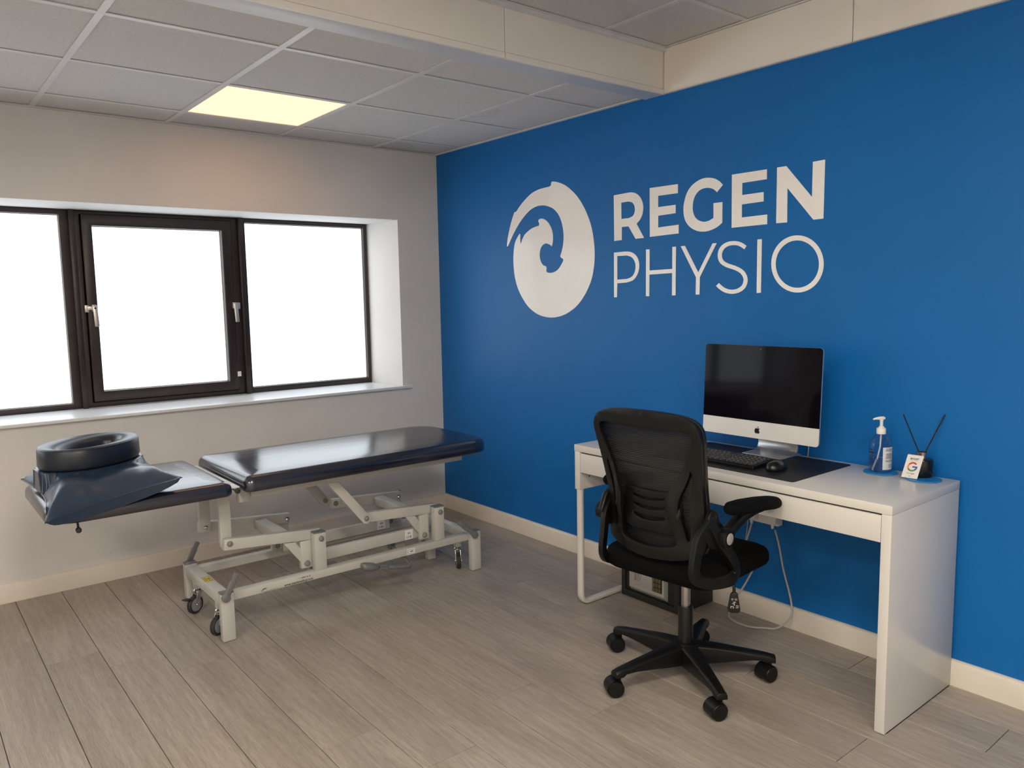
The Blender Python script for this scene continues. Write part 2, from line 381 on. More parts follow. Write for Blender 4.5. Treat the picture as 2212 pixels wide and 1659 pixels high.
# ---- floor of planks
floor = struct(B(XL, 0, YF, 0, -.06, -.006).build('floor', M_SEAM, bevel=0), 'grey oak laminate plank floor')
PW, PL, GAP = .194, 1.285, .0023
JOINT = {0: -2.357, -1: -2.551, -2: -2.25, -3: -1.782, -4: -2.435, -5: -2.14, -6: -1.284, -7: -1.071, -8: -.887, -9: -.58, 1: -1.93, 2: -2.72, 3: -2.20, 4: -1.66}
full = None
for j in range(-22, 6):
    x0, x1 = -.953 + PW * j, -.953 + PW * (j + 1)
    x0c, x1c = max(x0, XL), min(x1, 0)
    if x1c - x0c < .01: continue
    yj = JOINT.get(j, -1.2 - PL * random.random())
    y = yj + PL * math.ceil((0 - yj) / PL)
    while y > YF:
        a, b = max(y - PL, YF), min(y, 0)
        if b - a > .02:
            w, l = x1c - x0c, b - a
            loc = Vector(((x0c + x1c) / 2, (a + b) / 2, 0))
            if full is not None and abs(w - PW) < 1e-4 and abs(l - PL) < 1e-4:
                share(full, 'plank', loc, floor)
            else:
                o = B(-w / 2 + GAP / 2, w / 2 - GAP / 2, -l / 2 + GAP / 2, l / 2 - GAP / 2, -.006, 0).build('plank', M_PLANK, floor, bevel=.0011, seg=1, local=True)
                o.location = loc
                if abs(w - PW) < 1e-4 and abs(l - PL) < 1e-4: full = o
        y -= PL
# ---- walls
def wall_hole(u, v, t):
    x = u
    if t == 1 and abs(u + .306) < 1e-5: x = -.345
    return Vector((x, .001 + .44 * t, v))
wall_back = struct(MB().plate([(XL, -.05), (.0, -.05), (.0, 2.62), (XL, 2.62)], [[(-4.78, .840), (-.306, .840), (-.306, 1.911), (-4.78, 1.911)]], wall_hole).build('wall_back', M_WALL, smooth=False), 'white painted wall around the window')
wall_right = struct(B(0, .2, YF, .44, -.05, 2.62).build('wall_right', M_BLUE, smooth=False), 'bright blue feature wall')
wall_left = struct(B(XL - .2, XL, YF, .44, -.05, 2.62).build('wall_left', M_WALL, smooth=False), 'white wall outside the frame on the left')
wall_front = struct(B(XL, 0, YF - .2, YF, -.05, 2.62).build('wall_front', M_WALL, smooth=False), 'white wall behind the camera')
# ---- baseboards
def baseboard(name, pts, label):                 # profile swept along a straight wall: pts=(start, end, inward normal)
    a, b, n = [Vector(p) for p in pts]; prof = [(0, 0), (.018, 0), (.018, .082), (.013, .091), (.006, .094), (0, .094)]
    loops = [[p + n * u + Vector((0, 0, v)) for u, v in prof] for p in (a, b)]
    return struct(MB().loft(loops).build(name, M_BASE, angle=50), label)
baseboard('baseboard_back', ((XL + .018, .0, 0), (-.018, .0, 0), (0, -1, 0)), 'cream skirting board under the window')
baseboard('baseboard_right', ((0, 0, 0), (0, YF, 0), (-1, 0, 0)), 'cream skirting board along the blue wall')
baseboard('baseboard_left', ((XL, 0, 0), (XL, YF, 0), (1, 0, 0)), 'cream skirting board along the left wall')
# ---- lower ceiling: grid of bars and tiles
def ceiling(name, label, xs, ys, z, lights, stains):
    root = struct(B(min(xs) , max(xs), min(ys), max(ys), z + .06, z + .09).build(name, M_TRIM), label)
    xs = sorted(xs); ys = sorted(ys); proto = {}
    for i in range(len(xs) - 1):
        for k in range(len(ys) - 1):
            cx, cy = (xs[i] + xs[i + 1]) / 2, (ys[k] + ys[k + 1]) / 2; w, l = xs[i + 1] - xs[i], ys[k + 1] - ys[k]
            if any(abs(cx - a) < .05 and abs(cy - b) < .05 for a, b in lights): continue
            mat = M_TILE
            for (a, b), m in stains:
                if abs(cx - a) < .1 and abs(cy - b) < .1: mat = m
            key = (round(w, 3), round(l, 3), mat.name)
            if key in proto: share(proto[key], 'ceiling_tile', (cx, cy, z), root)
            else:
                o = B(-w / 2 + .003, w / 2 - .003, -l / 2 + .003, l / 2 - .003, .005, .02).build('ceiling_tile', mat, root, local=True); o.location = (cx, cy, z); proto[key] = o
    for x in xs[1:-1]: B(x - .012, x + .012, min(ys), max(ys), z, z + .004).build('tee_bar', M_TBAR, root)
    for y in ys[1:-1]:
        for i in range(len(xs) - 1): B(xs[i] + .012, xs[i + 1] - .012, y - .012, y + .012, z + .0012, z + .004).build('cross_tee', M_TBAR, root)
    e = .02
    for a in ((min(xs), max(xs), max(ys) - e, max(ys)), (min(xs), max(xs), min(ys), min(ys) + e), (min(xs), min(xs) + e, min(ys) + e, max(ys) - e), (max(xs) - e, max(xs), min(ys) + e, max(ys) - e)):
        B(*a, z - .003, z + .003).build('wall_angle', M_TBAR, root)
    return root
gx = [-.466 - .6 * k for k in range(8)]
LOW_LIGHTS = [(-1.366, -.587), (-3.766, -.587)]
ceiling('ceiling', 'suspended tile ceiling over the window end', [0] + gx + [XL], [0, -.287, -.887, -1.487, -1.785], H, LOW_LIGHTS,
        [((-.233, -.14), M_TILE_S1), ((-.233, -1.19), M_TILE_S2)])
rx = [-.41 - .6 * k for k in range(8)]; ry = [-2.345 - .6 * k for k in range(8)]
FILL_LIGHTS = [(-2.51, -3.845), (-4.31, -3.245), (-2.51, -5.645), (-4.31, -5.645)]  # added panels out of view, placed to balance the light in the room
ceiling('ceiling_raised', 'raised suspended tile ceiling nearer the camera', [0] + rx + [XL], [BEAM_Y] + ry + [YF], H2, FILL_LIGHTS, [])
# ---- step between the two ceilings, and the white boards above the blue wall
beam = struct(B(XL, -.0005, BEAM_Y + .012, -1.785, 2.328, 2.62).build('trim_1', M_TRIM, bevel=.002), 'boxed step between the lower and the raised ceiling')
for a, b in ((-.002, -.941), (-.944, -2.14), (-2.143, -3.34), (-3.343, -4.54), (-4.543, XL)):
    B(a, b, BEAM_Y, BEAM_Y + .012, 2.350, 2.528).build('fascia_panel', M_FASCIA, beam, bevel=.0012, seg=1)
    B(a, b, BEAM_Y - .0015, BEAM_Y + .012, 2.3265, 2.3488).build('fascia_lip', M_FASCIA, beam, bevel=.001, seg=1)
upper = struct(B(-.006, -.0005, YF, BEAM_Y - .002, 2.333, 2.53).build('trim_2', M_SEAM), 'white boards above the blue wall')
for a, b in ((BEAM_Y - .003, -2.802), (-2.805, -3.70), (-3.703, -4.90), (-4.903, -6.1), (-6.103, YF)):
    B(-.014, -.004, a, b, 2.331, 2.526).build('upper_panel', M_FASCIA, upper, bevel=.0012, seg=1)
    B(-.017, -.001, a, b, 2.3275, 2.3305).build('edge_bead', M_TBAR, upper)
for a in (BEAM_Y, ):
    B(XL, -.014, a - .014, a - .0005, 2.512, 2.527).build('wall_angle', M_TRIM, beam)
# ---- window: three lights in one strip, set back in a deep reveal
WY = .345
def ring(x0, x1, z0, z1, w, y0, y1, name, parent, mat=M_FRAME, bev=.004):
    ws = w if isinstance(w, (list, tuple)) else [w] * 4          # left, right, bottom, top
    return MB().plate([(x0, z0), (x1, z0), (x1, z1), (x0, z1)], [[(x0 + ws[0], z0 + ws[2]), (x1 - ws[1], z0 + ws[2]), (x1 - ws[1], z1 - ws[3]), (x0 + ws[0], z1 - ws[3])]],
                      lambda u, v, t: Vector((u, y0 + (y1 - y0) * t, v))).build(name, mat, parent, bevel=bev)
def pane(x0, x1, z0, z1, parent):
    g = B(x0 - .006, x1 + .006, WY + .036, WY + .046, z0 - .006, z1 + .006).build('frosted_pane', M_PANE, parent)
    for a in ((x0, x0 + .003, z0, z1), (x1 - .003, x1, z0, z1), (x0, x1, z0, z0 + .004), (x0, x1, z1 - .004, z1)):
        B(a[0], a[1], WY + .028, WY + .036, a[2], a[3]).build('glazing_bead', M_WPLASTIC, parent)
    return g
w1 = struct_root('window_1', 'fixed frosted window light at the left edge')
ring(-2.97, -2.078, .857, 1.911, (.045, .055, .03, .028), WY, WY + .06, 'window_frame', w1); pane(-2.925, -2.133, .887, 1.883, w1)
w4 = struct_root('added_window_4', 'added frosted window light beyond the left edge, for daylight')  # strip continued out of view with two added lights, for more daylight
ring(-3.87, -2.97, .857, 1.911, (.045, .045, .03, .028), WY, WY + .06, 'window_frame', w4); pane(-3.825, -3.015, .887, 1.883, w4)
w5 = struct_root('added_window_5', 'last added frosted window light beyond the left edge, for daylight')
ring(-4.78, -3.87, .857, 1.911, (.045, .045, .03, .028), WY, WY + .06, 'window_frame', w5); pane(-4.735, -3.915, .887, 1.883, w5)
w2 = struct_root('window_2', 'opening frosted casement with two handles, in the middle')
ring(-2.078, -1.192, .857, 1.911, (.040, .050, .028, .022), WY, WY + .06, 'window_frame', w2)
ring(-2.052, -1.228, .872, 1.904, .05, WY + .046, WY + .061, 'rebate_stop', w2)
cs = ring(-2.033, -1.246, .888, 1.889, (.050, .053, .054, .057), WY - .012, WY + .045, 'casement_frame', w2); pane(-1.983, -1.299, .942, 1.832, w2)
w3 = struct_root('window_3', 'fixed frosted window light nearest the blue wall')
ring(-1.192, -.342, .857, 1.911, (.035, .022, .034, .026), WY, WY + .06, 'window_frame', w3); pane(-1.157, -.364, .891, 1.885, w3)
for x, w in ((-2.078, w2), (-1.190, w3)):
    B(x - .014, x + .014, WY - .022, WY, .8575, 1.9105).build('mullion_cover', M_FRAME, w, bevel=.004)
for x, lx, sgn in ((-2.004, -2.038, -1), (-1.252, -1.228, 1)):
    h = MB().box(x - .011, x + .011, WY - .034, WY - .012, 1.375, 1.412).build('window_handle', M_SILVER, cs, bevel=.003)
    MB().bar((x, WY - .044, 1.408), (x + .005, WY - .046, 1.295), .022, .014, (1, 0, 0)).build('lever', M_SILVER, h, bevel=.003)
    MB().box(lx - .010, lx + .010, WY - .026, WY - .0, 1.372, 1.410).build('keep_plate', M_SILVER, h, bevel=.002)
    MB().bar((x, WY - .032, 1.394), (lx, WY - .03, 1.394), .010, .020, (0, 1, 0)).build('catch', M_SILVER, h, bevel=.002)
MB().cyl((-2.004, WY - .0535, 1.393), (-2.004, WY - .05, 1.393), .005, n=12).build('key_hole', M_DARK, cs)
B(-1.253, -1.232, WY - .016, WY - .0125, .968, .998).build('sticker', M_LABEL, cs)
sill = struct(MB().plate([(-4.78, -.030), (-.250, -.030), (-.250, -.0005), (-.307, -.0005), (-.340, WY + .005), (-4.78, WY + .005)], [], lambda u, v, t: Vector((u, v, .857 - .0165 * t))).build('trim_3', M_SILL, bevel=.003), 'white painted window sill')

# ---- ceiling lights
def light_panel(name, cx, cy, z, mat, label):
    t = thing(name, label, 'ceiling light', (cx, cy, z), group='square ceiling light panels')
    MB().plate([(cx - .297, cy - .297), (cx + .297, cy - .297), (cx + .297, cy + .297), (cx - .297, cy + .297)],
               [[(cx - .283, cy - .283), (cx + .283, cy - .283), (cx + .283, cy + .283), (cx - .283, cy + .283)]], lambda u, v, k: Vector((u, v, z + .001 + .02 * k))).build('frame', M_TBAR, t)
    B(cx - .283, cx + .283, cy - .283, cy + .283, z + .004, z + .02).build('diffuser', mat, t)
light_panel('ceiling_light', -1.366, -.587, H, M_LIGHT, 'glowing square light panel in the lower ceiling above the window')
light_panel('ceiling_light', -3.766, -.587, H, M_LIGHT, 'square light panel in the lower ceiling, beyond the left edge')
for (x, y), w in zip(FILL_LIGHTS, ('nearest the desk', 'left of the camera', 'behind the camera on the desk side', 'behind the camera on the left')):
    light_panel('ceiling_light', x, y, H2, M_FILL_LIGHT, 'added fill light panel in the raised ceiling, out of view, ' + w)

# ================================================================== wall sign
sign = thing('wall_sign', 'white swirl emblem and REGEN PHYSIO lettering on the blue wall', 'wall sign', (0, -1.7, 1.65))
def sg(u, v): w = wall_point(1060 + u * .34358, 330 + v * .34358); return (w.y, w.z)
def decal(name, outer, holes=()):
    conv = lambda l: [sg(*p) for p in l]
    return MB().plate(conv(outer), [conv(h) for h in holes], lambda u, v, t: Vector((-.0018 + .0013 * t, u, v))).build(name, M_WHITE_VINYL, sign, smooth=False)
def curve(pts, n=4):                             # Catmull-Rom through points, open
    out = []
    for i in range(len(pts) - 1):
        p0, p1, p2, p3 = [Vector(pts[max(0, min(len(pts) - 1, i + k))]) for k in (-1, 0, 1, 2)]
        for k in range(n):
            t = k / n; out.append(tuple(.5 * ((2 * p1) + (p2 - p0) * t + (2 * p0 - 5 * p1 + 4 * p2 - p3) * t * t + (3 * p1 - p0 - 3 * p2 + p3) * t ** 3)))
    return out + [tuple(pts[-1])]
emblem = curve([(103, 590), (108, 540), (120, 480), (135, 420), (150, 375)], 3) + curve([(162, 370), (185, 335), (215, 298), (255, 258), (300, 232), (345, 219), (370, 213)], 3) \
    + curve([(380, 205), (381, 192), (386, 181)], 3) + curve([(400, 181), (430, 187), (465, 202), (500, 227), (540, 268), (575, 320), (605, 380), (630, 450), (645, 520), (653, 590), (655, 650), (650, 720), (637, 790), (615, 850), (580, 915), (535, 970), (480, 1010), (430, 1030), (380, 1036), (330, 1028), (285, 1008), (240, 970), (205, 920), (175, 860), (155, 790), (146, 720), (144, 660), (148, 600), (156, 560), (169, 532), (183, 508)], 3) \
    + curve([(187, 512), (187, 535), (188, 560), (191, 573)], 3) + curve([(200, 545), (215, 515), (240, 490), (265, 473), (290, 463), (303, 459)], 3) + curve([(307, 450), (304, 438), (300, 430), (305, 420), (320, 414), (340, 419), (360, 436), (378, 464), (390, 500), (393, 540), (390, 572), (385, 588)], 3) \
    + curve([(372, 577), (352, 570), (335, 575), (320, 592), (312, 615), (309, 645), (313, 672), (322, 695), (335, 709), (348, 713)], 3) + curve([(353, 725), (351, 745), (360, 753), (380, 755), (400, 750), (422, 736), (440, 712), (452, 690), (458, 675), (454, 666), (442, 658), (439, 648)], 3) \
    + curve([(448, 620), (456, 580), (460, 530), (456, 480), (445, 430), (425, 385), (395, 352), (360, 336), (325, 331), (290, 337), (255, 356), (225, 385), (190, 430), (160, 480), (135, 530), (114, 578)], 3) + [(107, 590)]
decal('emblem', emblem)
decal('letter', [(775, 268)] + curve([(855, 253), (885, 249), (915, 256), (940, 278), (955, 310), (960, 345), (955, 385), (940, 420), (918, 446)], 3) + [(965, 535), (912, 541), (868, 463), (825, 467), (825, 549), (778, 555)],
      [[(822, 314)] + curve([(862, 307), (888, 311), (903, 329), (908, 352), (905, 378), (893, 399), (868, 411)], 3) + [(823, 416)]])
decal('letter', [(1001, 222), (1178, 197), (1178, 254), (1054, 271), (1054, 342), (1164, 327), (1164, 380), (1054, 396), (1054, 470), (1183, 452), (1183, 507), (1002, 529)])
decal('letter', curve([(1461, 202), (1440, 180), (1410, 163), (1375, 157), (1335, 162), (1295, 182), (1258, 215), (1232, 260), (1217, 315), (1213, 360), (1218, 405), (1232, 440), (1258, 470), (1295, 490), (1335, 496), (1375, 490), (1420, 470), (1457, 440)], 3)
      + [(1458, 310), (1402, 317), (1402, 410)] + curve([(1375, 427), (1345, 434), (1315, 428), (1292, 412), (1277, 385), (1271, 350), (1275, 305), (1288, 268), (1310, 240), (1340, 224), (1370, 221), (1400, 228), (1424, 248)], 3))
decal('letter', [(1518, 138), (1738, 104), (1738, 166), (1583, 190), (1582, 266), (1717, 247), (1717, 306), (1581, 325), (1580, 407), (1740, 388), (1739, 449), (1516, 472)])
decal('letter', [(1802, 93), (1860, 84), (2021, 278), (2027, 57), (2104, 43), (2093, 414), (2030, 421), (1867, 222), (1865, 438), (1796, 443)])
decal('letter', [(776, 628)] + curve([(845, 621), (880, 623), (910, 640), (928, 668), (935, 702), (932, 740), (918, 775), (895, 802), (855, 816)], 3) + [(797, 821), (795, 908), (777, 909)],
      [[(797, 650)] + curve([(855, 646), (885, 655), (905, 680), (912, 712), (907, 748), (890, 778), (858, 793)], 3) + [(797, 798)]])
decal('letter', [(978, 608), (1000, 607), (1000, 740), (1143, 730), (1143, 592), (1166, 590), (1163, 896), (1141, 897), (1142, 756), (999, 766), (998, 902), (977, 902)])
decal('letter', [(1196, 588), (1222, 585), (1306, 752), (1396, 570), (1422, 568), (1316, 782), (1314, 891), (1290, 892), (1292, 783)])
decal('letter', stroke(curve([(1603, 596), (1570, 575), (1535, 568), (1495, 573), (1462, 593), (1444, 625), (1443, 660), (1457, 688), (1490, 708), (1540, 725), (1580, 748), (1601, 782), (1602, 815), (1587, 846), (1555, 867), (1515, 874), (1475, 865), (1447, 847), (1427, 828)], 4), 26))
decal('letter', [(1678, 545), (1706, 543), (1700, 880), (1673, 882)])
oc = [(1930 + 165 * math.cos(t), 699 + 180 * math.sin(t)) for t in [2 * PI * i / 48 for i in range(48)]]
oh = [(1929 + 136 * math.cos(t), 700 + 149 * math.sin(t)) for t in [2 * PI * i / 48 for i in range(48)]]
decal('letter', oc, [oh])

# ================================================================== desk
DX0, DX1, DR, DL = -.518, -.018, -3.244, -1.824      # front, back, right end, left end
desk = thing('desk', 'white two-drawer desk with a panel end and a looped metal leg, by the blue wall', 'desk', (-.268, -2.53, 0))
B(DX0, DX1, DR, DL, .720, .750).build('desk_top', M_DESK, desk, bevel=.0015)
B(DX0 + .001, DX1, DR + .001, DR + .033, .003, .7195).build('end_panel', M_DESK, desk, bevel=.0012)
B(DX0 + .02, DX1 - .01, DR + .0005, DR + .032, 0, .003).build('glide', M_DARK, desk)
B(DX0 + .001, DX1, DL - .034, DL - .002, .546, .7195).build('side_panel', M_DESK, desk, bevel=.0012)
B(DX0 + .001, DX1 - .01, -2.545, -2.531, .628, .7195).build('divider', M_DESK, desk, bevel=.001)
B(DX1 - .016, DX1 - .002, DR + .034, DL - .035, .56, .7195).build('back_rail', M_DESK, desk)
B(DX0 + .012, DX1 - .02, DR + .034, DL - .035, .7142, .7195).build('gap_shade_strip', M_DARK, desk)  # dark strip standing in for the shade between top and drawers
for a, b in ((-2.530, -1.862), (-3.209, -2.547)):
    d = B(DX0 + .002, DX0 + .02, a, b, .627, .7135).build('drawer', M_DESK, desk, bevel=.001)
    B(DX0 + .0205, DX1 - .05, a + .012, b - .012, .634, .70).build('drawer_box', M_DESK, d)
for x, z in ((DX0 + .06, .60), (DX0 + .20, .66), (DX0 + .20, .645)):
    MB().cyl((x, DL - .0342, z), (x, DL - .0352, z), .0035, n=12).build('peg_hole', M_DARK, desk)
def looped(y):                                        # bent flat tube: front post, floor bar, back post
    pts = [(DX0 + .018, y, .546), (DX0 + .018, y, .075)]
    for i in range(6): t = R(90 * i / 5); pts.append((DX0 + .018 + .04 * (1 - math.cos(t)), y, .052 - .04 * math.sin(t)))
    for i in range(6): t = R(90 * i / 5); pts.append((DX1 - .018 - .04 * (1 - math.sin(t)), y, .012 + .04 * (1 - math.cos(t))))
    pts += [(DX1 - .018, y, .546)]
    return pts
MB().tube(looped(DL - .018), .01, n=16, flat=(.016, .011), side=(0, 1, 0)).build('loop_leg', M_DESK, desk)

# ================================================================== things on the desk
DZ = .7502
dm = tag(MB().plate(rrect(-.462, -.052, -2.872, -2.215, .012), [], lambda u, v, t: Vector((u, v, DZ + .0022 * t))).build('desk_mat', M_MAT, bevel=.0006, seg=1), 'black rectangular desk mat on the white desk', 'desk mat')
MZ = DZ + .0025
# --- all-in-one computer
mac = thing('desktop_computer', 'silver all-in-one computer with a dark screen and apple mark', 'computer', (-.14, -2.55, MZ))
MY, SXB, SXT = -2.555, -.205, -.188                    # centre, front of screen at bottom and top (leans back)
def scr(y, z, o=0.): return Vector((SXB + (SXT - SXB) * (z - .83) / .37 + o, MY + y, z))
def scr_plate(y0, y1, z0, z1, r, o0, o1): return MB().plate(rrect(y0, y1, z0, z1, r), [], lambda u, v, t: scr(u, v, o0 + (o1 - o0) * t))
scr_plate(-.264, .264, .832, 1.203, [.014] * 4, .0012, .009).build('display_body', M_ALU, mac, bevel=.001)
loops = []
for k, (ins, o) in enumerate(((.004, .009), (.03, .016), (.09, .028), (.16, .036))):
    loops.append([scr(u, v, o) for u, v in rrect(-.264 + ins, .264 - ins, .832 + ins * .7, 1.203 - ins * .7, max(.014, ins * .5))])
MB().loft(loops).build('rear_shell', M_ALU, mac, angle=60)
scr_plate(-.264, .264, .9015, 1.203, [.013, .013, .001, .001], 0, .001).build('screen', M_SCREEN, mac)
chin = scr_plate(-.264, .264, .832, .901, [.001, .001, .013, .013], 0, .001).build('chin', M_CHIN, mac)
ap = [(0, .78), (.08, .80), (.2, .84), (.32, .82), (.42, .74), (.36, .68), (.31, .60), (.30, .50), (.33, .40), (.40, .32), (.46, .28), (.42, .18), (.35, .07), (.27, 0), (.18, 0), (.1, .03), (0, .05), (-.1, .03), (-.18, 0), (-.27, .01), (-.36, .1), (-.43, .24), (-.46, .40), (-.45, .56), (-.39, .70), (-.28, .80), (-.18, .82), (-.08, .79)]
lf = [(.02, .86), (.02, .96), (.08, 1.06), (.2, 1.12), (.2, 1.02), (.14, .92)]
k = .026
for l in (ap, lf): MB().plate([(-p[0] * k, .852 + p[1] * k) for p in l], [], lambda u, v, t: scr(u, v, -.0004 * (1 - t))).build('apple_mark', M_BLACK, chin, smooth=False)
MB().cyl(scr(0, 1.189, -.0003), scr(0, 1.189, .0005), .0025, n=12).build('camera_lens', M_CAPGREY, mac)
foot = [(-.172, MZ + .0), (-.168, MZ + .004), (-.10, MZ + .006), (-.072, MZ + .012), (-.058, MZ + .03), (-.060, MZ + .07), (-.085, MZ + .12), (-.13, MZ + .20), (-.150, MZ + .20), (-.10, MZ + .12), (-.070, MZ + .072), (-.066, MZ + .034), (-.078, MZ + .018), (-.03, MZ + .006), (-.022, MZ)]
def ft(y): return [Vector((x, MY + y, z)) for x, z in [(-.172, MZ), (-.172, MZ + .005), (-.085, MZ + .007), (-.064, MZ + .016), (-.056, MZ + .035), (-.062, MZ + .07), (-.085, MZ + .115), (-.135, MZ + .20), (-.125, MZ + .20), (-.072, MZ + .115), (-.050, MZ + .07), (-.044, MZ + .033), (-.050, MZ + .010), (-.030, MZ + .005), (-.022, MZ)]]
MB().loft([ft(-.09), ft(.09)]).build('stand', M_ALU, mac, bevel=.001, angle=50)
# --- keyboard
kb = thing('keyboard', 'black full-size keyboard on the desk mat', 'keyboard', (-.337, -2.45, MZ))
KX0, KX1, KY0, KY1 = -.402, -.268, -2.672, -2.232      # front, back, right, left
def kz(x): return MZ + .012 + (x - KX0) / (KX1 - KX0) * .010
MB().plate(rrect(KX0, KX1, KY0, KY1, .008), [], lambda u, v, t: Vector((u, v, (MZ + (.0 if u < -.37 else .004)) if t == 0 else kz(u)))).build('key_tray', M_PLASTIC, kb, bevel=.002)
def keycap(w, d):
    loops = []
    for ins, h in ((0, 0), (.0012, .005), (.0028, .0068)):
        loops.append([Vector((x, y, h)) for x, y in rrect(-d / 2 + ins, d / 2 - ins, -w / 2 + ins, w / 2 - ins, .0015, 2)])
    return MB().loft(loops)
KEYS = {}
rows = [[1] * 20, [1] * 13 + [2] + [1] * 6 , [1.5] + [1] * 12 + [1.5] + [1] * 6, [1.8] + [1] * 11 + [2.2] + [1] * 6, [2.2] + [1] * 10 + [2.8] + [1] * 6, [1.3, 1.2, 1.2, 6, 1.2, 1.2, 1.3, 1.6] + [1] * 6]
for ri, row in enumerate(rows):
    tot = sum(row); pitch = (KY1 - KY0 - .018) / tot; y = KY1 - .009; x = KX1 - .014 - ri * .0202
    for wk in row:
        w = round(wk * pitch - .0022, 4); d = .0165 if ri else .012
        if (w, d) not in KEYS:
            o = keycap(w, d).build('key', M_KEY, kb, local=True); KEYS[(w, d)] = o
        else: o = share(KEYS[(w, d)], 'key', (0, 0, 0), kb)
        o.location = Vector((x, y - wk * pitch / 2, kz(x))) - ORIGIN[kb.name]
        if wk < 2 and ri and random.random() < .8:
            B(-.0022, .0022, -.0015, .0015, .0069, .00705).build('legend', M_PRINTW, o, local=True, smooth=False)
        y -= wk * pitch
# --- mouse
ms = thing('computer_mouse', 'black computer mouse on the desk mat beside the keyboard', 'mouse', (-.335, -2.728, MZ))
loops = []
for k, z in enumerate((0, .004, .012, .020, .027, .032, .035)):
    f = (.90, 1, 1, .93, .78, .52, .18)[k]; lp = []
    for i in range(24):
        t = 2 * PI * i / 24; lp.append(Vector((-.335 - .004 * (k > 3) + .052 * f * math.cos(t), -2.728 + .031 * f * math.sin(t) * (1 - .10 * math.cos(t)), MZ + z)))
    loops.append(lp)
MB().loft(loops).build('shell', M_PLASTIC2, ms, angle=80)
MB().cyl((-.300, -2.7315, MZ + .0285), (-.300, -2.7245, MZ + .0285), .006, n=14).build('scroll_wheel', M_RUBBER, ms)
# --- coasters
for cx, cy, lb in ((-.094, -3.002, 'round blue coaster under the clear pump bottle'), (-.096, -3.154, 'round blue coaster under the black reed diffuser')):
    tag(MB().lathe([(.056, 0), (.058, .001), (.058, .0035), (.057, .0045)], (cx, cy, DZ), 40).build('coaster', M_COASTER), lb, 'coaster', 'blue coasters')
CZ = DZ + .0048
# --- pump bottle
bt = thing('pump_bottle', 'clear pump bottle of hand gel on a blue coaster', 'bottle', (-.091, -2.998, CZ))
bc = (-.091, -2.998, CZ)
MB().lathe([(.030, 0), (.036, .003), (.038, .010), (.0385, .03), (.0385, .088), (.0375, .101), (.0345, .112), (.029, .122), (.022, .130), (.0155, .1345), (.0145, .136), (.0145, .140)], bc, 36).build('bottle_body', M_CLEAR, bt, angle=60)
M_GEL = node_mat('gel', (.55, .60, .72), .05, trans=1., ior=1.33)
MB().lathe([(.029, .002), (.0345, .006), (.0365, .014), (.037, .046), (.0, .046)], bc, 36).build('gel', M_GEL, bt, angle=60)
cap = MB().lathe([(.0158, .1385), (.0162, .140), (.0162, .158), (.0148, .160), (.0105, .161), (.0100, .165), (.006, .1655), (.0055, .180), (.0065, .190), (.0066, .192)], bc, 28).build('pump_collar', M_WPLASTIC, bt, angle=40)
hx = Vector(bc) + Vector((0, 0, .1945)); dv = (CR * -1); dv.z = 0; dv.normalize()
MB().tube([hx - dv * .011, hx - dv * .006 + Vector((0, 0, .0015)), hx + dv * .008 + Vector((0, 0, .0012)), hx + dv * .022, hx + dv * .031 + Vector((0, 0, -.003))], [.005, .0065, .0062, .0042, .003], 12).build('pump_head', M_WPLASTIC, cap, angle=60)
MB().tube([Vector(bc) + Vector((0, 0, .136)), Vector(bc) + Vector((0, 0, .09)) + dv * .002, Vector(bc) + Vector((0, 0, .04)) + dv * .012, Vector(bc) + Vector((0, 0, .006)) + dv * .024], .0028, 8).build('dip_tube', M_LABEL, bt)
vd = Vector((CAM.x - bc[0], CAM.y - bc[1], 0)).normalized(); va = math.atan2(vd.y, vd.x)
def bpt(a, z, r=.0389): return Vector((bc[0] + r * math.cos(a), bc[1] + r * math.sin(a), bc[2] + z))
def wrap(a0, a1, z0, z1, r, mat, name, n=12):
    vs = [bpt(a0 + (a1 - a0) * i / n, z, r) for i in range(n + 1) for z in (z0, z1)]
    return MB().add(vs, [(2 * i, 2 * i + 2, 2 * i + 3, 2 * i + 1) for i in range(n)]).build(name, mat, bt)
wrap(va + R(12), va + R(78), .012, .094, .0389, M_BG, 'bottle_label')
for z in [.088, .084, .080, .070, .0665, .063, .0595, .056, .0525, .045, .0415]: wrap(va + R(24 + 5 * random.random()), va + R(70), z, z + .0016, .0391, M_PRINTK, 'print_line', 6)
for z in [.030, .027, .024, .021]: wrap(va + R(44), va + R(70), z, z + .0011, .0391, M_PRINTK, 'print_line', 6)
for z, a in ((.080, 26), (.072, 44), (.069, 34)): wrap(va - R(68), va - R(68 - a), z, z + .0035, .0389, M_PRINTK, 'print_line', 6)
for z in (.060, .056, .052): wrap(va - R(66), va - R(36), z, z + .0012, .0389, M_PRINTK, 'print_line', 6)
# --- reed diffuser
df = thing('reed_diffuser', 'black jar reed diffuser with two crossed black reeds', 'diffuser', (-.066, -3.132, CZ))
dc = (-.066, -3.132, CZ)
MB().lathe([(.036, 0), (.0385, .003), (.0385, .058), (.036, .063), (.018, .065)], dc, 36).build('jar', M_BLACK, df, angle=50)
MB().lathe([(.0175, .063), (.0175, .066), (.0165, .067), (.0165, .081), (.018, .082), (.018, .087), (.012, .087), (.012, .066)], dc, 28).build('collar', M_ROSE, df, angle=40)
cr = Vector((CR.x, CR.y, 0)).normalized(); d0 = Vector(dc)
MB().cyl(d0 + cr * .006 + Vector((0, 0, .05)), d0 - cr * .070 + Vector((0, 0, .222)), .0021, n=10).build('reed', M_REED, df)
MB().cyl(d0 - cr * .002 + Vector((.002, .002, .05)), d0 + cr * .078 + Vector((-.004, 0, .219)), .0024, n=10).build('reed', M_REED, df)
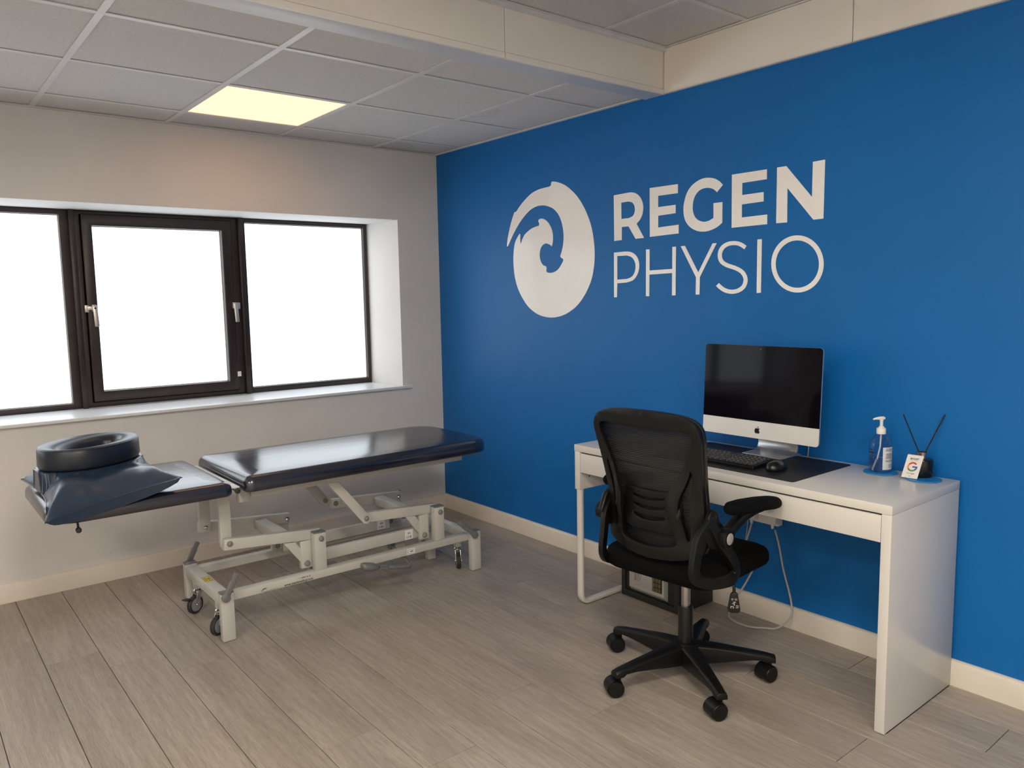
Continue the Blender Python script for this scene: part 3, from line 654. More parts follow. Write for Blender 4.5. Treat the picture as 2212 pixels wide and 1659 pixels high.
# --- review card leaning on the jar
c0 = Vector((-.1335, -3.094, CZ + .0012)); cw = Vector((.002, -.0536, -.000)); ch = Vector((.020, -.012, .0805)); cn = cw.cross(ch).normalized()
if cn.dot(CAM - c0) < 0: cn = -cn
card = thing('review_card', 'white upright card with a four-colour G, leaning on the black jar', 'card', c0)
cwn, chn = cw.normalized(), (ch - cw.normalized() * ch.dot(cw.normalized())).normalized()
CWd, CHt = cw.length, ch.length
def cp(u, v, o=0.): return c0 + cwn * u + (chn if False else ch.normalized()) * v + cn * o
MB().plate(rrect(0, CWd, 0, CHt, .003), [], lambda u, v, t: cp(u, v, -.0008 * t)).build('card_sheet', M_LABEL, card)
def cprint(poly, mat, name='print'): return MB().plate(poly, [], lambda u, v, t: cp(u, v, .0003 - .0002 * t)).build(name, mat, card, smooth=False)
gc, gr, gi = (.0268, .041), .0170, .0115
def arc(a0, a1, n=14):
    return [(gc[0] + gr * math.cos(R(a0 + (a1 - a0) * i / n)), gc[1] + gr * math.sin(R(a0 + (a1 - a0) * i / n))) for i in range(n + 1)] + [(gc[0] + gi * math.cos(R(a1 + (a0 - a1) * i / n)), gc[1] + gi * math.sin(R(a1 + (a0 - a1) * i / n))) for i in range(n + 1)]
cprint(arc(42, 150), M_RED); cprint(arc(150, 212), M_ORA); cprint(arc(212, 310), M_GRN); cprint(arc(310, 352), M_BLU)
cprint([(gc[0], gc[1] - .0028), (gc[0] + .0170, gc[1] - .0028), (gc[0] + .0168, gc[1] + .0030), (gc[0], gc[1] + .0030)], M_BLU)
for body, size, yy, mat, bold in (('BOOST', .0088, .0665, M_PRINTK, .0003), ('Google', .0090, .0145, M_PRINTK, 0)):
    w = text_width(body, size); text('lettering', body, size, mat, card, lambda u, v, w=w, yy=yy: cp(u + .0268 - w / 2, v + yy, .0004), bold)
for i in range(4): cprint([(.0165 + i * .0055, .0625), (.0165 + i * .0055 + .0022, .0625), (.0165 + i * .0055 + .0011, .0647)], M_ORA)
cprint([(.0155, .0600), (.0385, .0600), (.0385, .0606), (.0155, .0606)], M_ORA)
for a in (0, 1, 2): cprint([(.0235 + a * .0022, .006 + a * .0004), (.0245 + a * .0022, .006 + a * .0004), (.0245 + a * .0022, .0095 - a * .0006), (.0235 + a * .0022, .0095 - a * .0006)], M_PRINTK)

# ================================================================== under the desk
safe = thing('safe', 'small charcoal steel safe with a silver keypad panel, on the floor under the desk', 'safe', (-.14, -2.044, 0))
SX, SY0, SY1, SH = -.262, -2.216, -1.872, .250
MB().plate([(SY0, .002), (SY1, .002), (SY1, SH), (SY0, SH)], [[(SY0 + .028, .030), (SY1 - .022, .030), (SY1 - .022, SH - .026), (SY0 + .028, SH - .026)]], lambda u, v, t: Vector((SX + .012 * t, u, v))).build('front_frame', M_SAFE, safe, bevel=.001)
B(SX + .0125, -.020, SY0, SY1, .002, SH).build('body', M_SAFE, safe, bevel=.002)
for y in (SY0 + .04, SY1 - .04):
    for x in (SX + .05, -.06): MB().cyl((x, y, 0), (x, y, .0025), .012, n=14).build('foot', M_RUBBER, safe)
door = B(SX + .006, SX + .0124, SY0 + .031, SY1 - .025, .033, SH - .029).build('door', M_SAFE, safe, bevel=.0015)
def sp(y0, y1, z0, z1, x0, x1, mat, name, par, bev=.001): return B(x0, x1, y0, y1, z0, z1).build(name, mat, par, bevel=bev)
pan = MB().loft([[Vector((SX + .0058, a, b)) for a, b in ((-2.150, .040), (-1.928, .040), (-1.928, .205), (-2.150, .205))], [Vector((SX - .016, a, b)) for a, b in ((-2.142, .062), (-1.936, .062), (-1.936, .200), (-2.142, .200))]]).build('lock_panel', M_SAFEPANEL, door, bevel=.002)
PX = SX - .016
sp(-2.075, -1.945, .078, .172, PX - .0025, PX - .0002, M_SAFEPANEL, 'escutcheon', door)
kn = MB().lathe([(.026, 0), (.026, .003), (.024, .006), (.022, .006)], (PX - .0025, -1.985, .128), 28, axis=(-1, 0, 0)).build('knob', M_SAFEPANEL, door, angle=40)
MB().lathe([(.019, .004), (.018, .013), (.016, .015)], (PX - .0025, -1.985, .128), 24, axis=(-1, 0, 0)).build('knob_turn', M_SILVER, door, angle=40)
MB().bar((PX - .022, -1.985, .112), (PX - .022, -1.985, .144), .007, .012, (1, 0, 0)).build('knob_grip', M_SILVER, door, bevel=.002)
sp(-2.132, -2.080, .078, .188, PX - .0018, PX - .0002, M_DARK, 'keypad', door)
for r_ in range(4):
    for c_ in range(3):
        y = -2.0865 - c_ * .0165; z = .088 + r_ * .0225
        sp(y - .0072, y + .0072, z - .0095, z + .0095, PX - .0040, PX - .0019, M_KEYPAD, 'key', door, .0008)
# --- wall socket and leads
so = thing('wall_socket', 'white double power socket on the blue wall under the desk', 'socket', (0, -2.478, .47))
B(-.034, -.0005, -2.553, -2.403, .432, .520).build('socket_box', M_WPLASTIC, so, bevel=.004)
def plug_cable(name, label, pts, r, plug):
    t = thing(name, label, 'cable', pts[0])
    q = [tuple(p) for p in curve3(pts, 8)]
    MB().tube(q, r, 8).build('lead', M_CABLE, t, angle=80)
    if plug:
        y = plug[0]; z = plug[1]
        MB().loft([[Vector((-.0345, y + a, z + b)) for a, b in rrect(-.024, .024, -.024, .024, .006, 3)], [Vector((-.058, y + a, z + b)) for a, b in rrect(-.021, .021, -.022, .022, .006, 3)]]).build('plug', M_WPLASTIC, t, bevel=.002)
        MB().cyl((-.046, y, z - .022), (-.046, y, z - .045), .008, .005, 12).build('strain_relief', M_WPLASTIC, t)
    return t
def curve3(pts, n=6):
    out = []
    for i in range(len(pts) - 1):
        p0, p1, p2, p3 = [Vector(pts[max(0, min(len(pts) - 1, i + k))]) for k in (-1, 0, 1, 2)]
        for k in range(n):
            t = k / n; out.append(.5 * ((2 * p1) + (p2 - p0) * t + (2 * p0 - 5 * p1 + 4 * p2 - p3) * t * t + (3 * p1 - p0 - 3 * p2 + p3) * t ** 3))
    return out + [Vector(pts[-1])]
plug_cable('power_cable', 'white cable hanging in a wide loop to the floor from the socket', [(-.046, -2.545, .420), (-.046, -2.565, .36), (-.048, -2.590, .26), (-.05, -2.628, .14), (-.06, -2.635, .07), (-.075, -2.585, .012), (-.10, -2.545, .0055), (-.140, -2.49, .0055), (-.140, -2.42, .0055), (-.112, -2.368, .009), (-.070, -2.360, .05), (-.055, -2.40, .13), (-.050, -2.435, .20), (-.04, -2.445, .24)], .0042, (-2.533, .468))
plug_cable('power_cable', 'white plugged-in lead hanging beside the left socket outlet', [(-.046, -2.432, .424), (-.047, -2.420, .38), (-.05, -2.395, .30), (-.05, -2.385, .26)], .0042, (-2.432, .470))
tag(MB().tube(curve3([(-.012, -2.392, .56), (-.012, -2.390, .43), (-.012, -2.384, .36), (-.014, -2.37, .27)], 6), .002, 8).build('thin_cable', M_CABLE), 'thin white cable hanging down the blue wall left of the socket', 'cable')
tag(MB().tube(curve3([(-.020, -2.662, .86), (-.012, -2.668, .80), (-.010, -2.665, .755), (-.010, -2.66, .70), (-.010, -2.64, .60), (-.012, -2.60, .54)], 6), .0022, 8).build('computer_cable', M_CABLE), 'thin white cable behind the computer stand', 'cable')

# ================================================================== treatment couch
couch = thing('treatment_couch', 'navy vinyl treatment couch on a cream steel lifting frame with castors', 'treatment couch', (-1.3, -.91, 0))
def part(mb, name, mat, par=couch, bevel=.003, **k): return mb.build(name, mat, par, bevel=bevel, **k)
NY, FY = -1.12, -.70                    # near face of the near rail, near face of the far rail
YC = (NY + FY + .04) / 2                # mid line of the frame
def mir(y): return 2 * YC - y
near_rail = part(B(-1.845, -.61, NY, NY + .04, .160, .197), 'side_rail', M_STEEL)
part(B(-1.845, -.61, FY, FY + .04, .160, .197), 'side_rail', M_STEEL)
end_l = part(B(-1.896, -1.846, NY + .005, FY + .035, .157, .199), 'end_rail', M_STEEL)
end_r = part(B(-.609, -.559, NY + .005, FY + .035, .157, .199), 'end_rail', M_STEEL)
def lever(par, x, y0, sy, lean):                         # grey foot paddle pivoted on a leg
    p = Vector((x, y0, .195)); q = p + (Vector((.048, 0, .092)) if lean > 0 else Vector((-.098, 0, .084)))
    l = MB().tube([p, p + (q - p) * .35, p + (q - p) * .72], .01, 12, flat=(.006, .013), side=(0, 1, 0)).build('castor_lever', M_CAPGREY, par, angle=60)
    MB().lathe([(.0165, -.007), (.018, -.005), (.018, .006), (.015, .008)], p, 20, axis=(0, sy, 0)).build('lever_hub', M_CAPGREY, par, angle=40)
    MB().bar(p + (q - p) * .66, q + (q - p) * .04, .016, .020, (0, 1, 0)).build('lever_pad', M_CAPGREY, par, bevel=.003)
for x0, x1, lean in ((-1.896, -1.843, 1), (-.612, -.558, -1)):
    for side in (0, 1):
        y0, y1 = (NY - .032, NY + .004) if side == 0 else (FY + .036, FY + .076)
        zb = 0.003 if side == 0 or x0 > -1 else .045
        lg = part(B(x0, x1, y0, y1, zb, .207), 'leg', M_STEEL)
        B(x0 - .0005, x1 + .0005, y0 - .0005, y1 + .0005, .2072, .212).build('leg_cap', M_CAPGREY, lg, bevel=.001)
        if zb < .02: B(x0 + .001, x1 - .001, y0 + .001, y1 - .001, 0, .0028).build('leg_pad', M_CAPGREY, lg)
        if side == 0: lever(lg, (x0 + x1) / 2 + (-.010 if lean > 0 else -.016), y0 - .010, -1, lean)
        elif lean > 0: lever(lg, (x0 + x1) / 2, y1 + .010, 1, lean)
# castors on stub tubes under the end rails
def castor(x, y, az, brake=False):
    A = Vector((math.cos(R(az)), math.sin(R(az)), 0)); T = Vector((A.y, -A.x, 0)); rw = .042      # wheel axle, trailing direction
    part(B(x - .016, x + .016, y - .016, y + .016, .112, .1565), 'castor_stub', M_STEEL)
    k = MB().lathe([(.020, .094), (.022, .098), (.022, .106), (.017, .1115)], (x, y, 0), 20).build('castor', M_CHROME, couch, angle=40)
    c = Vector((x, y, 0)); w = c + T * .020 + Vector((0, 0, rw))
    for s in (-1, 1): MB().bar(c + T * .002 + A * (s * .0135) + Vector((0, 0, .097)), w + A * (s * .0135), .0028, .026, A).build('fork', M_CHROME, k, bevel=.001)
    MB().lathe([(.031, -.0095), (.038, -.0105), (rw, -.006), (rw, .006), (.038, .0105), (.031, .0095)], w, 32, axis=A).build('tyre', M_RUBBER, k, angle=40)
    MB().lathe([(.006, -.0108), (.0305, -.0098), (.0305, .0098), (.006, .0108)], w, 28, axis=A).build('hub', M_WHEELHUB, k, angle=40)
    MB().cyl(w - A * .0175, w + A * .0175, .005, n=12).build('axle', M_CHROME, k)
    if brake: MB().bar(w + T * .028 + Vector((0, 0, .034)), w + T * .062 + Vector((0, 0, .040)), .03, .006, A).build('brake_tab', M_RUBBER, k, bevel=.002)
castor(-1.868, -1.040, -57); castor(-1.868, -.735, -62, True); castor(-.632, -1.045, -28); castor(-.592, -.735, -40)
part(B(-.690, -.645, -.855, -.815, 0.002, .158), 'centre_foot', M_STEEL)
B(-.692, -.609, -.853, -.817, .160, .195).build('foot_arm', M_STEEL, couch, bevel=.002)
# upright posts on the rails
def bolt(par, p, sy, r=.0125, mat=M_BOLT): return MB().lathe([(r, 0), (r, .004), (r * .75, .009), (r * .25, .0105)], p, 18, axis=(0, sy, 0)).build('bolt_cap', mat, par, angle=50)
for x0, x1 in ((-1.460, -1.405), (-.815, -.760)):
    for y0 in (NY, FY):
        p = part(B(x0, x1, y0, y0 + .04, .1975, .368), 'upright_post', M_STEEL)
        B(x0 - .0005, x1 + .0005, y0 - .0005, y0 + .0405, .3682, .3735).build('post_cap', M_CAPGREY, p, bevel=.001)
        bolt(p, ((x0 + x1) / 2 + .004, y0 - .0002 if y0 == NY else y0 - .0002, .342), -1)
# lifting arms with drop legs and gussets
def lift_arm(xl, zl, xr, zr, xd, y0, y1, near):
    ym, w = (y0 + y1) / 2, abs(y1 - y0)
    a = part(MB().bar((xl - .02, ym, zl), (xr + .02, ym, zr), w, .048, (0, 1, 0)), 'lift_arm', M_STEEL)
    B(xd - .027, xd + .027, y0 + .002, y1 - .002, .205, zr - .02).build('drop_leg', M_STEEL, a, bevel=.003)
    MB().plate([(xd - .105, zr - .012), (xd - .050, zr - .018), (xd - .026, zr - .050), (xd - .026, .235)], [], lambda u, v, t: Vector((u, ym - .010 + .02 * t, v))).build('gusset', M_STEEL, a, bevel=.001)
    bolt(a, (xd, min(y0, y1) + .0015, .226), -1, .0135)
    return a
A1 = [lift_arm(-1.825, .390, -1.432, .352, -1.480, y0, y1, n) for y0, y1, n in ((NY + .046, NY + .076, 1), (mir(NY + .076), mir(NY + .046), 0))]
A2 = [lift_arm(-1.165, .380, -.800, .352, -.850, y0, y1, n) for y0, y1, n in ((NY + .046, NY + .076, 1), (mir(NY + .076), mir(NY + .046), 0))]
bolt(A1[0], (-1.822, NY + .0455, .392), -1); bolt(A1[1], (-1.428, mir(NY + .076) - .0005, .349), -1, mat=M_CHROME); bolt(A2[1], (-.797, mir(NY + .076) - .0005, .349), -1, mat=M_CHROME); bolt(A2[1], (-1.165, mir(NY + .076) - .0005, .38), -1)
for x, z in ((-1.565, .358), (-.925, .358)):
    part(B(x - .028, x + .028, NY + .077, mir(NY + .077), z - .020, z + .020), 'cross_tube', M_STEEL)
# long link bars between the drop legs
for y0, lab in ((NY + .080, 1), (mir(NY + .100), 1)):
    z = .236 if y0 < -1 else .225
    b = part(B(-1.46, -.870, y0, y0 + .022, z - .027, z + .027), 'link_bar', M_STEEL)
    s = B(-.945, -.900, y0 - .0008, y0 - .0002, z - .024, z + .024).build('barcode_label', M_LABEL, b, smooth=False)
    for i in range(6): B(-.937 + i * .0055, -.937 + i * .0055 + random.choice((.0015, .003)), y0 - .0014, y0 - .0009, z - .018, z - .006).build('bar_mark', M_PRINTK, b, smooth=False)
    for i in range(4): B(-.930 + i * .0050, -.930 + i * .0050 + random.choice((.0015, .003)), y0 - .0014, y0 - .0009, z + .002, z + .012).build('bar_mark', M_PRINTK, b, smooth=False)
# hydraulic pump lying between the rails
pump = part(MB().cyl((-1.40, -.93, .185), (-1.20, -.93, .185), .013), 'pump_rod', M_CHROME, bevel=0)
part(MB().cyl((-1.20, -.93, .185), (-.93, -.93, .195), .024, n=24), 'pump_cylinder', M_STEEL, bevel=.002)
part(B(-1.0, -.90, -.965, -.895, .150, .215), 'pump_block', M_STEEL, bevel=.006)
MB().lathe([(.022, 0), (.022, .006), (.014, .010)], (-.985, -.966, .175), 20, axis=(0, -1, 0)).build('valve_cap', M_BOLT, couch, angle=40)
part(B(-1.43, -1.30, -1.02, -.98, .150, .175), 'pivot_bracket', M_CAPGREY, bevel=.004)
# foot pedal
part(MB().tube(curve3([(-.985, -.96, .175), (-.985, -1.05, .155), (-.995, -1.15, .135), (-1.02, -1.19, .132), (-1.09, -1.20, .150), (-1.135, -1.20, .160)], 5), .0095, 12), 'pedal_arm', M_CAPGREY, bevel=0, angle=80)
part(MB().cyl((-1.135, -1.20, .160), (-1.185, -1.20, .172), .0085), 'pedal_shaft', M_CHROME, bevel=0)
ped = []
for f, dx in ((.3, 0), (.8, .004), (1, .014), (1.05, .04), (.95, .065), (.62, .082), (.3, .09)):
    ped.append([Vector((-1.275 + dx, -1.20 + .024 * f * math.cos(t), .196 - dx * .25 + .0185 * f * math.sin(t))) for t in [2 * PI * i / 20 for i in range(20)]])
part(MB().loft(ped), 'pedal_grip', M_CAPGREY, bevel=0, angle=70)
# columns carrying the head end, struts carrying the foot end
for y0 in (NY + .080, mir(NY + .105)):
    c = part(B(-1.848, -1.800, y0, y0 + .025, .372, .640), 'column', M_STEEL)
    bolt(c, (-1.824, y0 - .0003, .395), -1, .0105, M_CHROME)
for y0 in (NY, mir(NY + .022)):
    st = part(MB().plate([(-1.385, .588), (-1.330, .588), (-1.172, .392), (-1.176, .372), (-1.192, .362), (-1.212, .368)], [], lambda u, v, t: Vector((u, y0 + .022 * t, v))), 'strut', M_STEEL)
    bolt(st, (-1.197, y0 - .0003, .390), -1)
# top frame under the mattress
for y0 in (NY, mir(NY + .03)):
    f = part(B(-1.735, -.640, y0, y0 + .03, .588, .632), 'top_frame_rail', M_STEEL)
    part(B(-1.785, -1.736, y0 + .006, y0 + .045, .572, .632), 'hinge_bracket', M_STEEL)
    for x in (-1.69, -.86): MB().lathe([(.011, 0), (.010, .006), (.004, .009)], (x, y0 - .0003, .628), 14, axis=(0, -1, 0)).build('fixing_bolt', M_RUBBER, f, angle=50)
part(B(-1.70, -1.66, NY + .031, mir(NY + .031), .595, .630), 'frame_cross_bar', M_STEEL)
part(B(-.70, -.66, NY + .031, mir(NY + .031), .595, .630), 'frame_cross_bar', M_STEEL)
part(B(-2.30, -1.80, NY + .085, NY + .105, .612, .634), 'head_frame_rail', M_STEEL); part(B(-2.30, -1.80, mir(NY + .105), mir(NY + .085), .612, .634), 'head_frame_rail', M_STEEL)
part(MB().cyl((-1.82, -1.20, .645), (-1.82, -.63, .645), .009), 'hinge_rod', M_CHROME, bevel=0)
MB().lathe([(.011, -.004), (.011, .004), (.005, .006)], (-1.82, -1.203, .645), 14, axis=(0, -1, 0)).build('hinge_cap', M_RUBBER, couch)
part(B(-1.838, -1.806, -1.190, -.64, .655, .660), 'gap_strip', M_SILL, bevel=.001)
# padded sections
slab(-1.797, -.520, -1.238, -.598, .636, .703, [.13, .035, .035, .13], .036, .012, crown=.004).build('mattress', M_VINYL, couch, angle=70)
slab(-2.500, -1.845, -1.238, -.598, .634, .692, [.035, .10, .10, .035], .032, .012, crown=.004).build('head_section', M_VINYL, couch, angle=70)
MB().tube([(-2.36, -1.17, .640), (-2.40, -1.19, .628), (-2.405, -1.225, .612)], .006, 10).build('release_lever', M_CHROME, couch)
MB().lathe([(.009, -.006), (.010, 0), (.009, .008), (.003, .011)], (-2.405, -1.232, .609), 14, axis=(0, -1, -.4)).build('release_knob', M_RUBBER, couch, angle=60)
# writing and stickers on the frame
def rl(u, v): return Vector((u, NY - .0006, v))
text('web_address', 'www.seersmedical.com', .0150, M_PRINTK, near_rail, lambda u, v: rl(-1.612 + u * .95, .1640 + v), .0003)
text('phone_line', 'Tel:', .0066, M_PRINTK, near_rail, lambda u, v: rl(-1.545 + u, .1815 + v))
for i in range(11):
    if i not in (5, 8): B(-1.531 + i * .0040, -1.531 + i * .0040 + .0026, NY - .0008, NY - .0003, .1815, .1858).build('print_mark', M_PRINTK, near_rail, smooth=False)
for l in (stroke([(-1.716, .166), (-1.709, .174), (-1.700, .178), (-1.690, .176)], .0022), stroke([(-1.708, .171), (-1.701, .176), (-1.694, .173)], .0016), stroke([(-1.706, .163), (-1.690, .164), (-1.665, .1645), (-1.640, .165)], .001)):
    MB().plate(l, [], lambda u, v, t: rl(u, v) + Vector((0, .0004 * t, 0))).build('emblem_mark', M_PRINTK, near_rail, smooth=False)
B(-.985, -.938, NY - .0008, NY - .0002, .164, .192).build('rating_sticker', M_LABEL, near_rail, smooth=False)
for a in ((-.979, -.978, .168, .188), (-.972, -.945, .186, .187), (-.972, -.945, .169, .170), (-.966, -.950, .176, .180)): B(a[0], a[1], NY - .0013, NY - .0009, a[2], a[3]).build('print_mark', M_PRINTK, near_rail, smooth=False)
B(-1.888, -1.854, -.93, -.862, .1991, .1996).build('warning_label', M_YELLOW, end_l, smooth=False)
for a in ((-1.887, -1.8855, -.929, -.863), (-1.8565, -1.855, -.929, -.863), (-1.887, -1.855, -.929, -.9275), (-1.887, -1.855, -.8645, -.863), (-1.880, -1.878, -.915, -.875), (-1.875, -1.8735, -.915, -.875), (-1.868, -1.860, -.905, -.897), (-1.869, -1.861, -.890, -.884), (-1.868, -1.862, -.922, -.917)):
    B(a[0], a[1], a[2], a[3], .1997, .2001).build('print_mark', M_PRINTK, end_l, smooth=False)
B(-.600, -.572, -.93, -.86, .1991, .1996).build('paper_sticker', M_LABEL, end_r, smooth=False)

# ================================================================== face pillow and ring on the couch
pil = thing('face_pillow', 'slate blue vinyl wedge pillow on the head end of the couch', 'pillow', (-2.27, -.95, .697))
NRc, NLc, FLc, FRc = Vector((-2.045, -1.250, .746)), Vector((-2.519, -1.330, .677)), Vector((-2.512, -.715, .722)), Vector((-2.035, -.640, .742))
def seam(u, v):      # u along x (left to right), v from near to far
    p = (NLc * (1 - u) + NRc * u) * (1 - v) + (FLc * (1 - u) + FRc * u) * v
    cu, cv = abs(u - .5) * 2, abs(v - .5) * 2
    inx = .035 * (1 - cv ** 2) * (1 if u < .5 else -1) * cu; iny = .030 * (1 - cu ** 2) * (1 if v < .5 else -1) * cv   # edges bow in between the pointed corners
    return p + Vector((inx, iny, 0))
n = 36; top = []; bot = []
for j in range(n + 1):
    for i in range(n + 1):
        u, v = i / n, j / n; p = seam(u, v)
        e = min(u * 1.0, (1 - u) * .9, v * .62, (1 - v) * 1.0) / .17; e = max(0, min(1, e)); h = math.sin(e * PI / 2) ** .85
        d = noise.noise(Vector((u * 5, v * 5, 1.3))) * .010 + noise.noise(Vector((u * 13, v * 9, 4.3))) * .005
        zt = .782 - .008 * (1 - u)
        top.append(Vector((p.x, p.y, p.z + (zt - p.z) * h + d * min(1, e * 2))))
        mid = min(u, 1 - u, v, 1 - v) / .12; mid = max(0, min(1, mid)); rest = .7105 if p.x > -2.49 and p.y > -1.23 else .69
        bot.append(Vector((p.x, p.y, p.z - .001 + (rest - p.z) * min(1, mid * 1.2)) if p.z > rest else Vector((p.x, p.y, p.z - .012 * mid))))
for k_, q in enumerate(bot):
    if q.x > -2.50 and q.y > -1.238: q.z = max(q.z, .7085)
    top[k_].z = max(top[k_].z, q.z + .0006)
    w_ = top[k_] - Vector((-2.285, -.868, 0)); ea = (w_.x * math.cos(R(43)) + w_.y * math.sin(R(43))) / .23; eb = (-w_.x * math.sin(R(43)) + w_.y * math.cos(R(43))) / .175
    if ea * ea + eb * eb < 1: top[k_].z = .7866
    i_, j_ = k_ % (n + 1), k_ // (n + 1)                     # lower flap hanging below the near seam
    if j_ == 1: q.z = min(q.z, seam(i_ / n, 0).z - .042 * math.sin(PI * min(1, max(0, (i_ / n - .02) / .96))) ** .35); q.y = min(q.y, seam(i_ / n, 0).y + .004 + (.012 if j_ == 2 else 0)) if j_ == 1 else q.y
fs = [(j * (n + 1) + i, j * (n + 1) + i + 1, (j + 1) * (n + 1) + i + 1, (j + 1) * (n + 1) + i) for j in range(n) for i in range(n)]
N1 = (n + 1) ** 2; rim = [i for i in range(n + 1)] + [j * (n + 1) + n for j in range(1, n + 1)] + [n * (n + 1) + i for i in range(n - 1, -1, -1)] + [j * (n + 1) for j in range(n - 1, 0, -1)]
pm = MB().add(top + bot, fs + [tuple(N1 + i for i in reversed(f)) for f in fs] + [(rim[i], rim[(i + 1) % len(rim)], N1 + rim[(i + 1) % len(rim)], N1 + rim[i]) for i in range(len(rim))])
pm.build('pillow_body', M_PILLOW, pil, angle=60)
MB().tube([top[i] + Vector((0, 0, .0)) for i in rim], .0018, 6, closed=True).build('seam_piping', M_PILLOW, pil)
ringo = thing('face_ring', 'dark oval face ring cushion lying on the slate blue pillow', 'cushion', (-2.29, -.87, .79))
rc = Vector((-2.285, -.868, 0)); ax = Vector((math.cos(R(43)), math.sin(R(43)), 0)); ay = Vector((-ax.y, ax.x, 0))
def oval(a, b, z, tilt=.0, n=44): return [rc + ax * (a * math.cos(t)) + ay * (b * math.sin(t)) + Vector((0, 0, z)) for t in [2 * PI * i / n for i in range(n)]]
prof = [(.205, .150, .788), (.212, .158, .792), (.216, .162, .80), (.214, .160, .860), (.210, .155, .868), (.20, .145, .871), (.165, .095, .864), (.150, .075, .855), (.142, .066, .840), (.138, .062, .80), (.138, .062, .7895)]
lp = [oval(*q) for q in prof]; lp.append(lp[0])
MB().loft(lp, cap=False).build('ring_body', M_RING, ringo, angle=50)
MB().tube(oval(.2125, .1585, .8655), .0016, 6, closed=True).build('piping', M_RING, ringo)
MB().tube([rc + ax * q[0] * math.cos(R(205)) + ay * q[1] * math.sin(R(205)) + Vector((0, 0, q[2] + .0003)) for q in prof[3:9]], .0009, 6).build('seam', M_PLASTIC, ringo)

# ================================================================== office chair
CA = R(5.15)
chair = thing('office_chair', 'black mesh-back office chair with arms and five castors, at the desk', 'office chair', (-.667, -2.572, 0), CA)
ORIGIN[chair.name] = Vector()
def LP(r, d, z): return Vector((d, -r, z))       # right offset, forward offset, height
def cb(mb, name, mat, par=chair, bevel=0, **k): return mb.build(name, mat, par, bevel=bevel, local=True, **k)
A0 = R(24.5) - CA
for k_ in range(5):
    a = A0 + k_ * 2 * PI / 5; D = Vector((math.cos(a), math.sin(a), 0)); T = Vector((-D.y, D.x, 0)); loops = []
    for s, w, zt, zb in ((.020, .034, .130, .062), (.05, .034, .129, .058), (.10, .031, .125, .062), (.17, .026, .116, .070), (.24, .023, .106, .077), (.280, .021, .100, .077), (.292, .020, .098, .068), (.322, .0195, .091, .068)):
        p = D * s; loops.append([p + T * w + Vector((0, 0, zb)), p + T * w * .95 + Vector((0, 0, zt - .008)), p + T * w * .55 + Vector((0, 0, zt)), p - T * w * .55 + Vector((0, 0, zt)), p - T * w * .95 + Vector((0, 0, zt - .008)), p - T * w + Vector((0, 0, zb))])
    sp_ = cb(MB().loft(loops), 'base_spoke', M_PLASTIC, bevel=.002, angle=45)
    c = D * .302; ca = [R(246), R(243), R(240), R(250), R(262)][k_] - CA
    wa = Vector((math.cos(ca), math.sin(ca), 0)); wt = Vector((-wa.y, wa.x, 0)); wc = c - wt * .016 + Vector((0, 0, .0302))   # wa: wheel axle
    ko = cb(MB().cyl(c + Vector((0, 0, .052)), c + Vector((0, 0, .0685)), .009, n=14), 'castor', M_PLASTIC)
    for s in (-1, 1):
        cb(MB().lathe([(.016, -.0105), (.0278, -.010), (.0302, -.007), (.0302, .007), (.0278, .010), (.010, .0105)], wc + wa * (s * .0190), 28, axis=wa), 'wheel', M_PLASTIC, ko, angle=40)
    hood = []
    for s in (-1, 1):
        hood.append([wc + wa * (s * .0078) + wt * (.0320 * math.cos(t)) + Vector((0, 0, .0320 * math.sin(t))) for t in [R(40 + 165 * i / 16) for i in range(17)]])
    hood2 = [[wc + wa * (s * .0275) + wt * (-.0322 * math.cos(t)) + Vector((0, 0, .0322 * math.sin(t))) for t in [R(-25 + 165 * i / 14) for i in range(15)]] for s in (-1, 1)]
    cb(MB().loft(hood, cap=True), 'hood', M_PLASTIC, ko); cb(MB().loft(hood2, cap=False, closed=False), 'hood_shell', M_PLASTIC, ko)
cb(MB().lathe([(.020, .046), (.034, .052), (.044, .066), (.045, .116), (.041, .130), (.030, .133)], (0, 0, 0), 30), 'base_hub', M_PLASTIC, angle=45)
cb(MB().lathe([(.0275, .12), (.0275, .262), (.0262, .268), (.020, .268)], (0, 0, 0), 26), 'column_sleeve', M_PLASTIC2, angle=45)
cb(MB().lathe([(.0165, .26), (.0165, .40), (.015, .41)], (0, 0, 0), 24), 'gas_lift', M_GASLIFT, angle=45)
mech = cb(MB().box(-.13, .12, -.085, .085, .400, .428), 'seat_mechanism', M_PLASTIC, bevel=.006)
# seat cushion
def seat_outline(ins):
    return rrect(-.225 + ins, .250 - ins, -.236 + ins, .236 - ins, [max(.10 - ins, .02), max(.085 - ins, .02), max(.085 - ins, .02), max(.10 - ins, .02)], 8)
loops = []
for ins, z in ((.05, .424), (.02, .428), (.006, .438), (0, .452), (.0, .472), (.006, .488), (.018, .499), (.04, .506), (.09, .508)):
    loops.append([Vector((x, y, z - (.020 * max(0, (x - .14) / .11) ** 2 if z > .44 else 0) - .010 * (1 - abs(y) / .25) * (z > .49))) for x, y in seat_outline(ins)])
cb(MB().loft(loops), 'seat', M_FABRIC, angle=70)
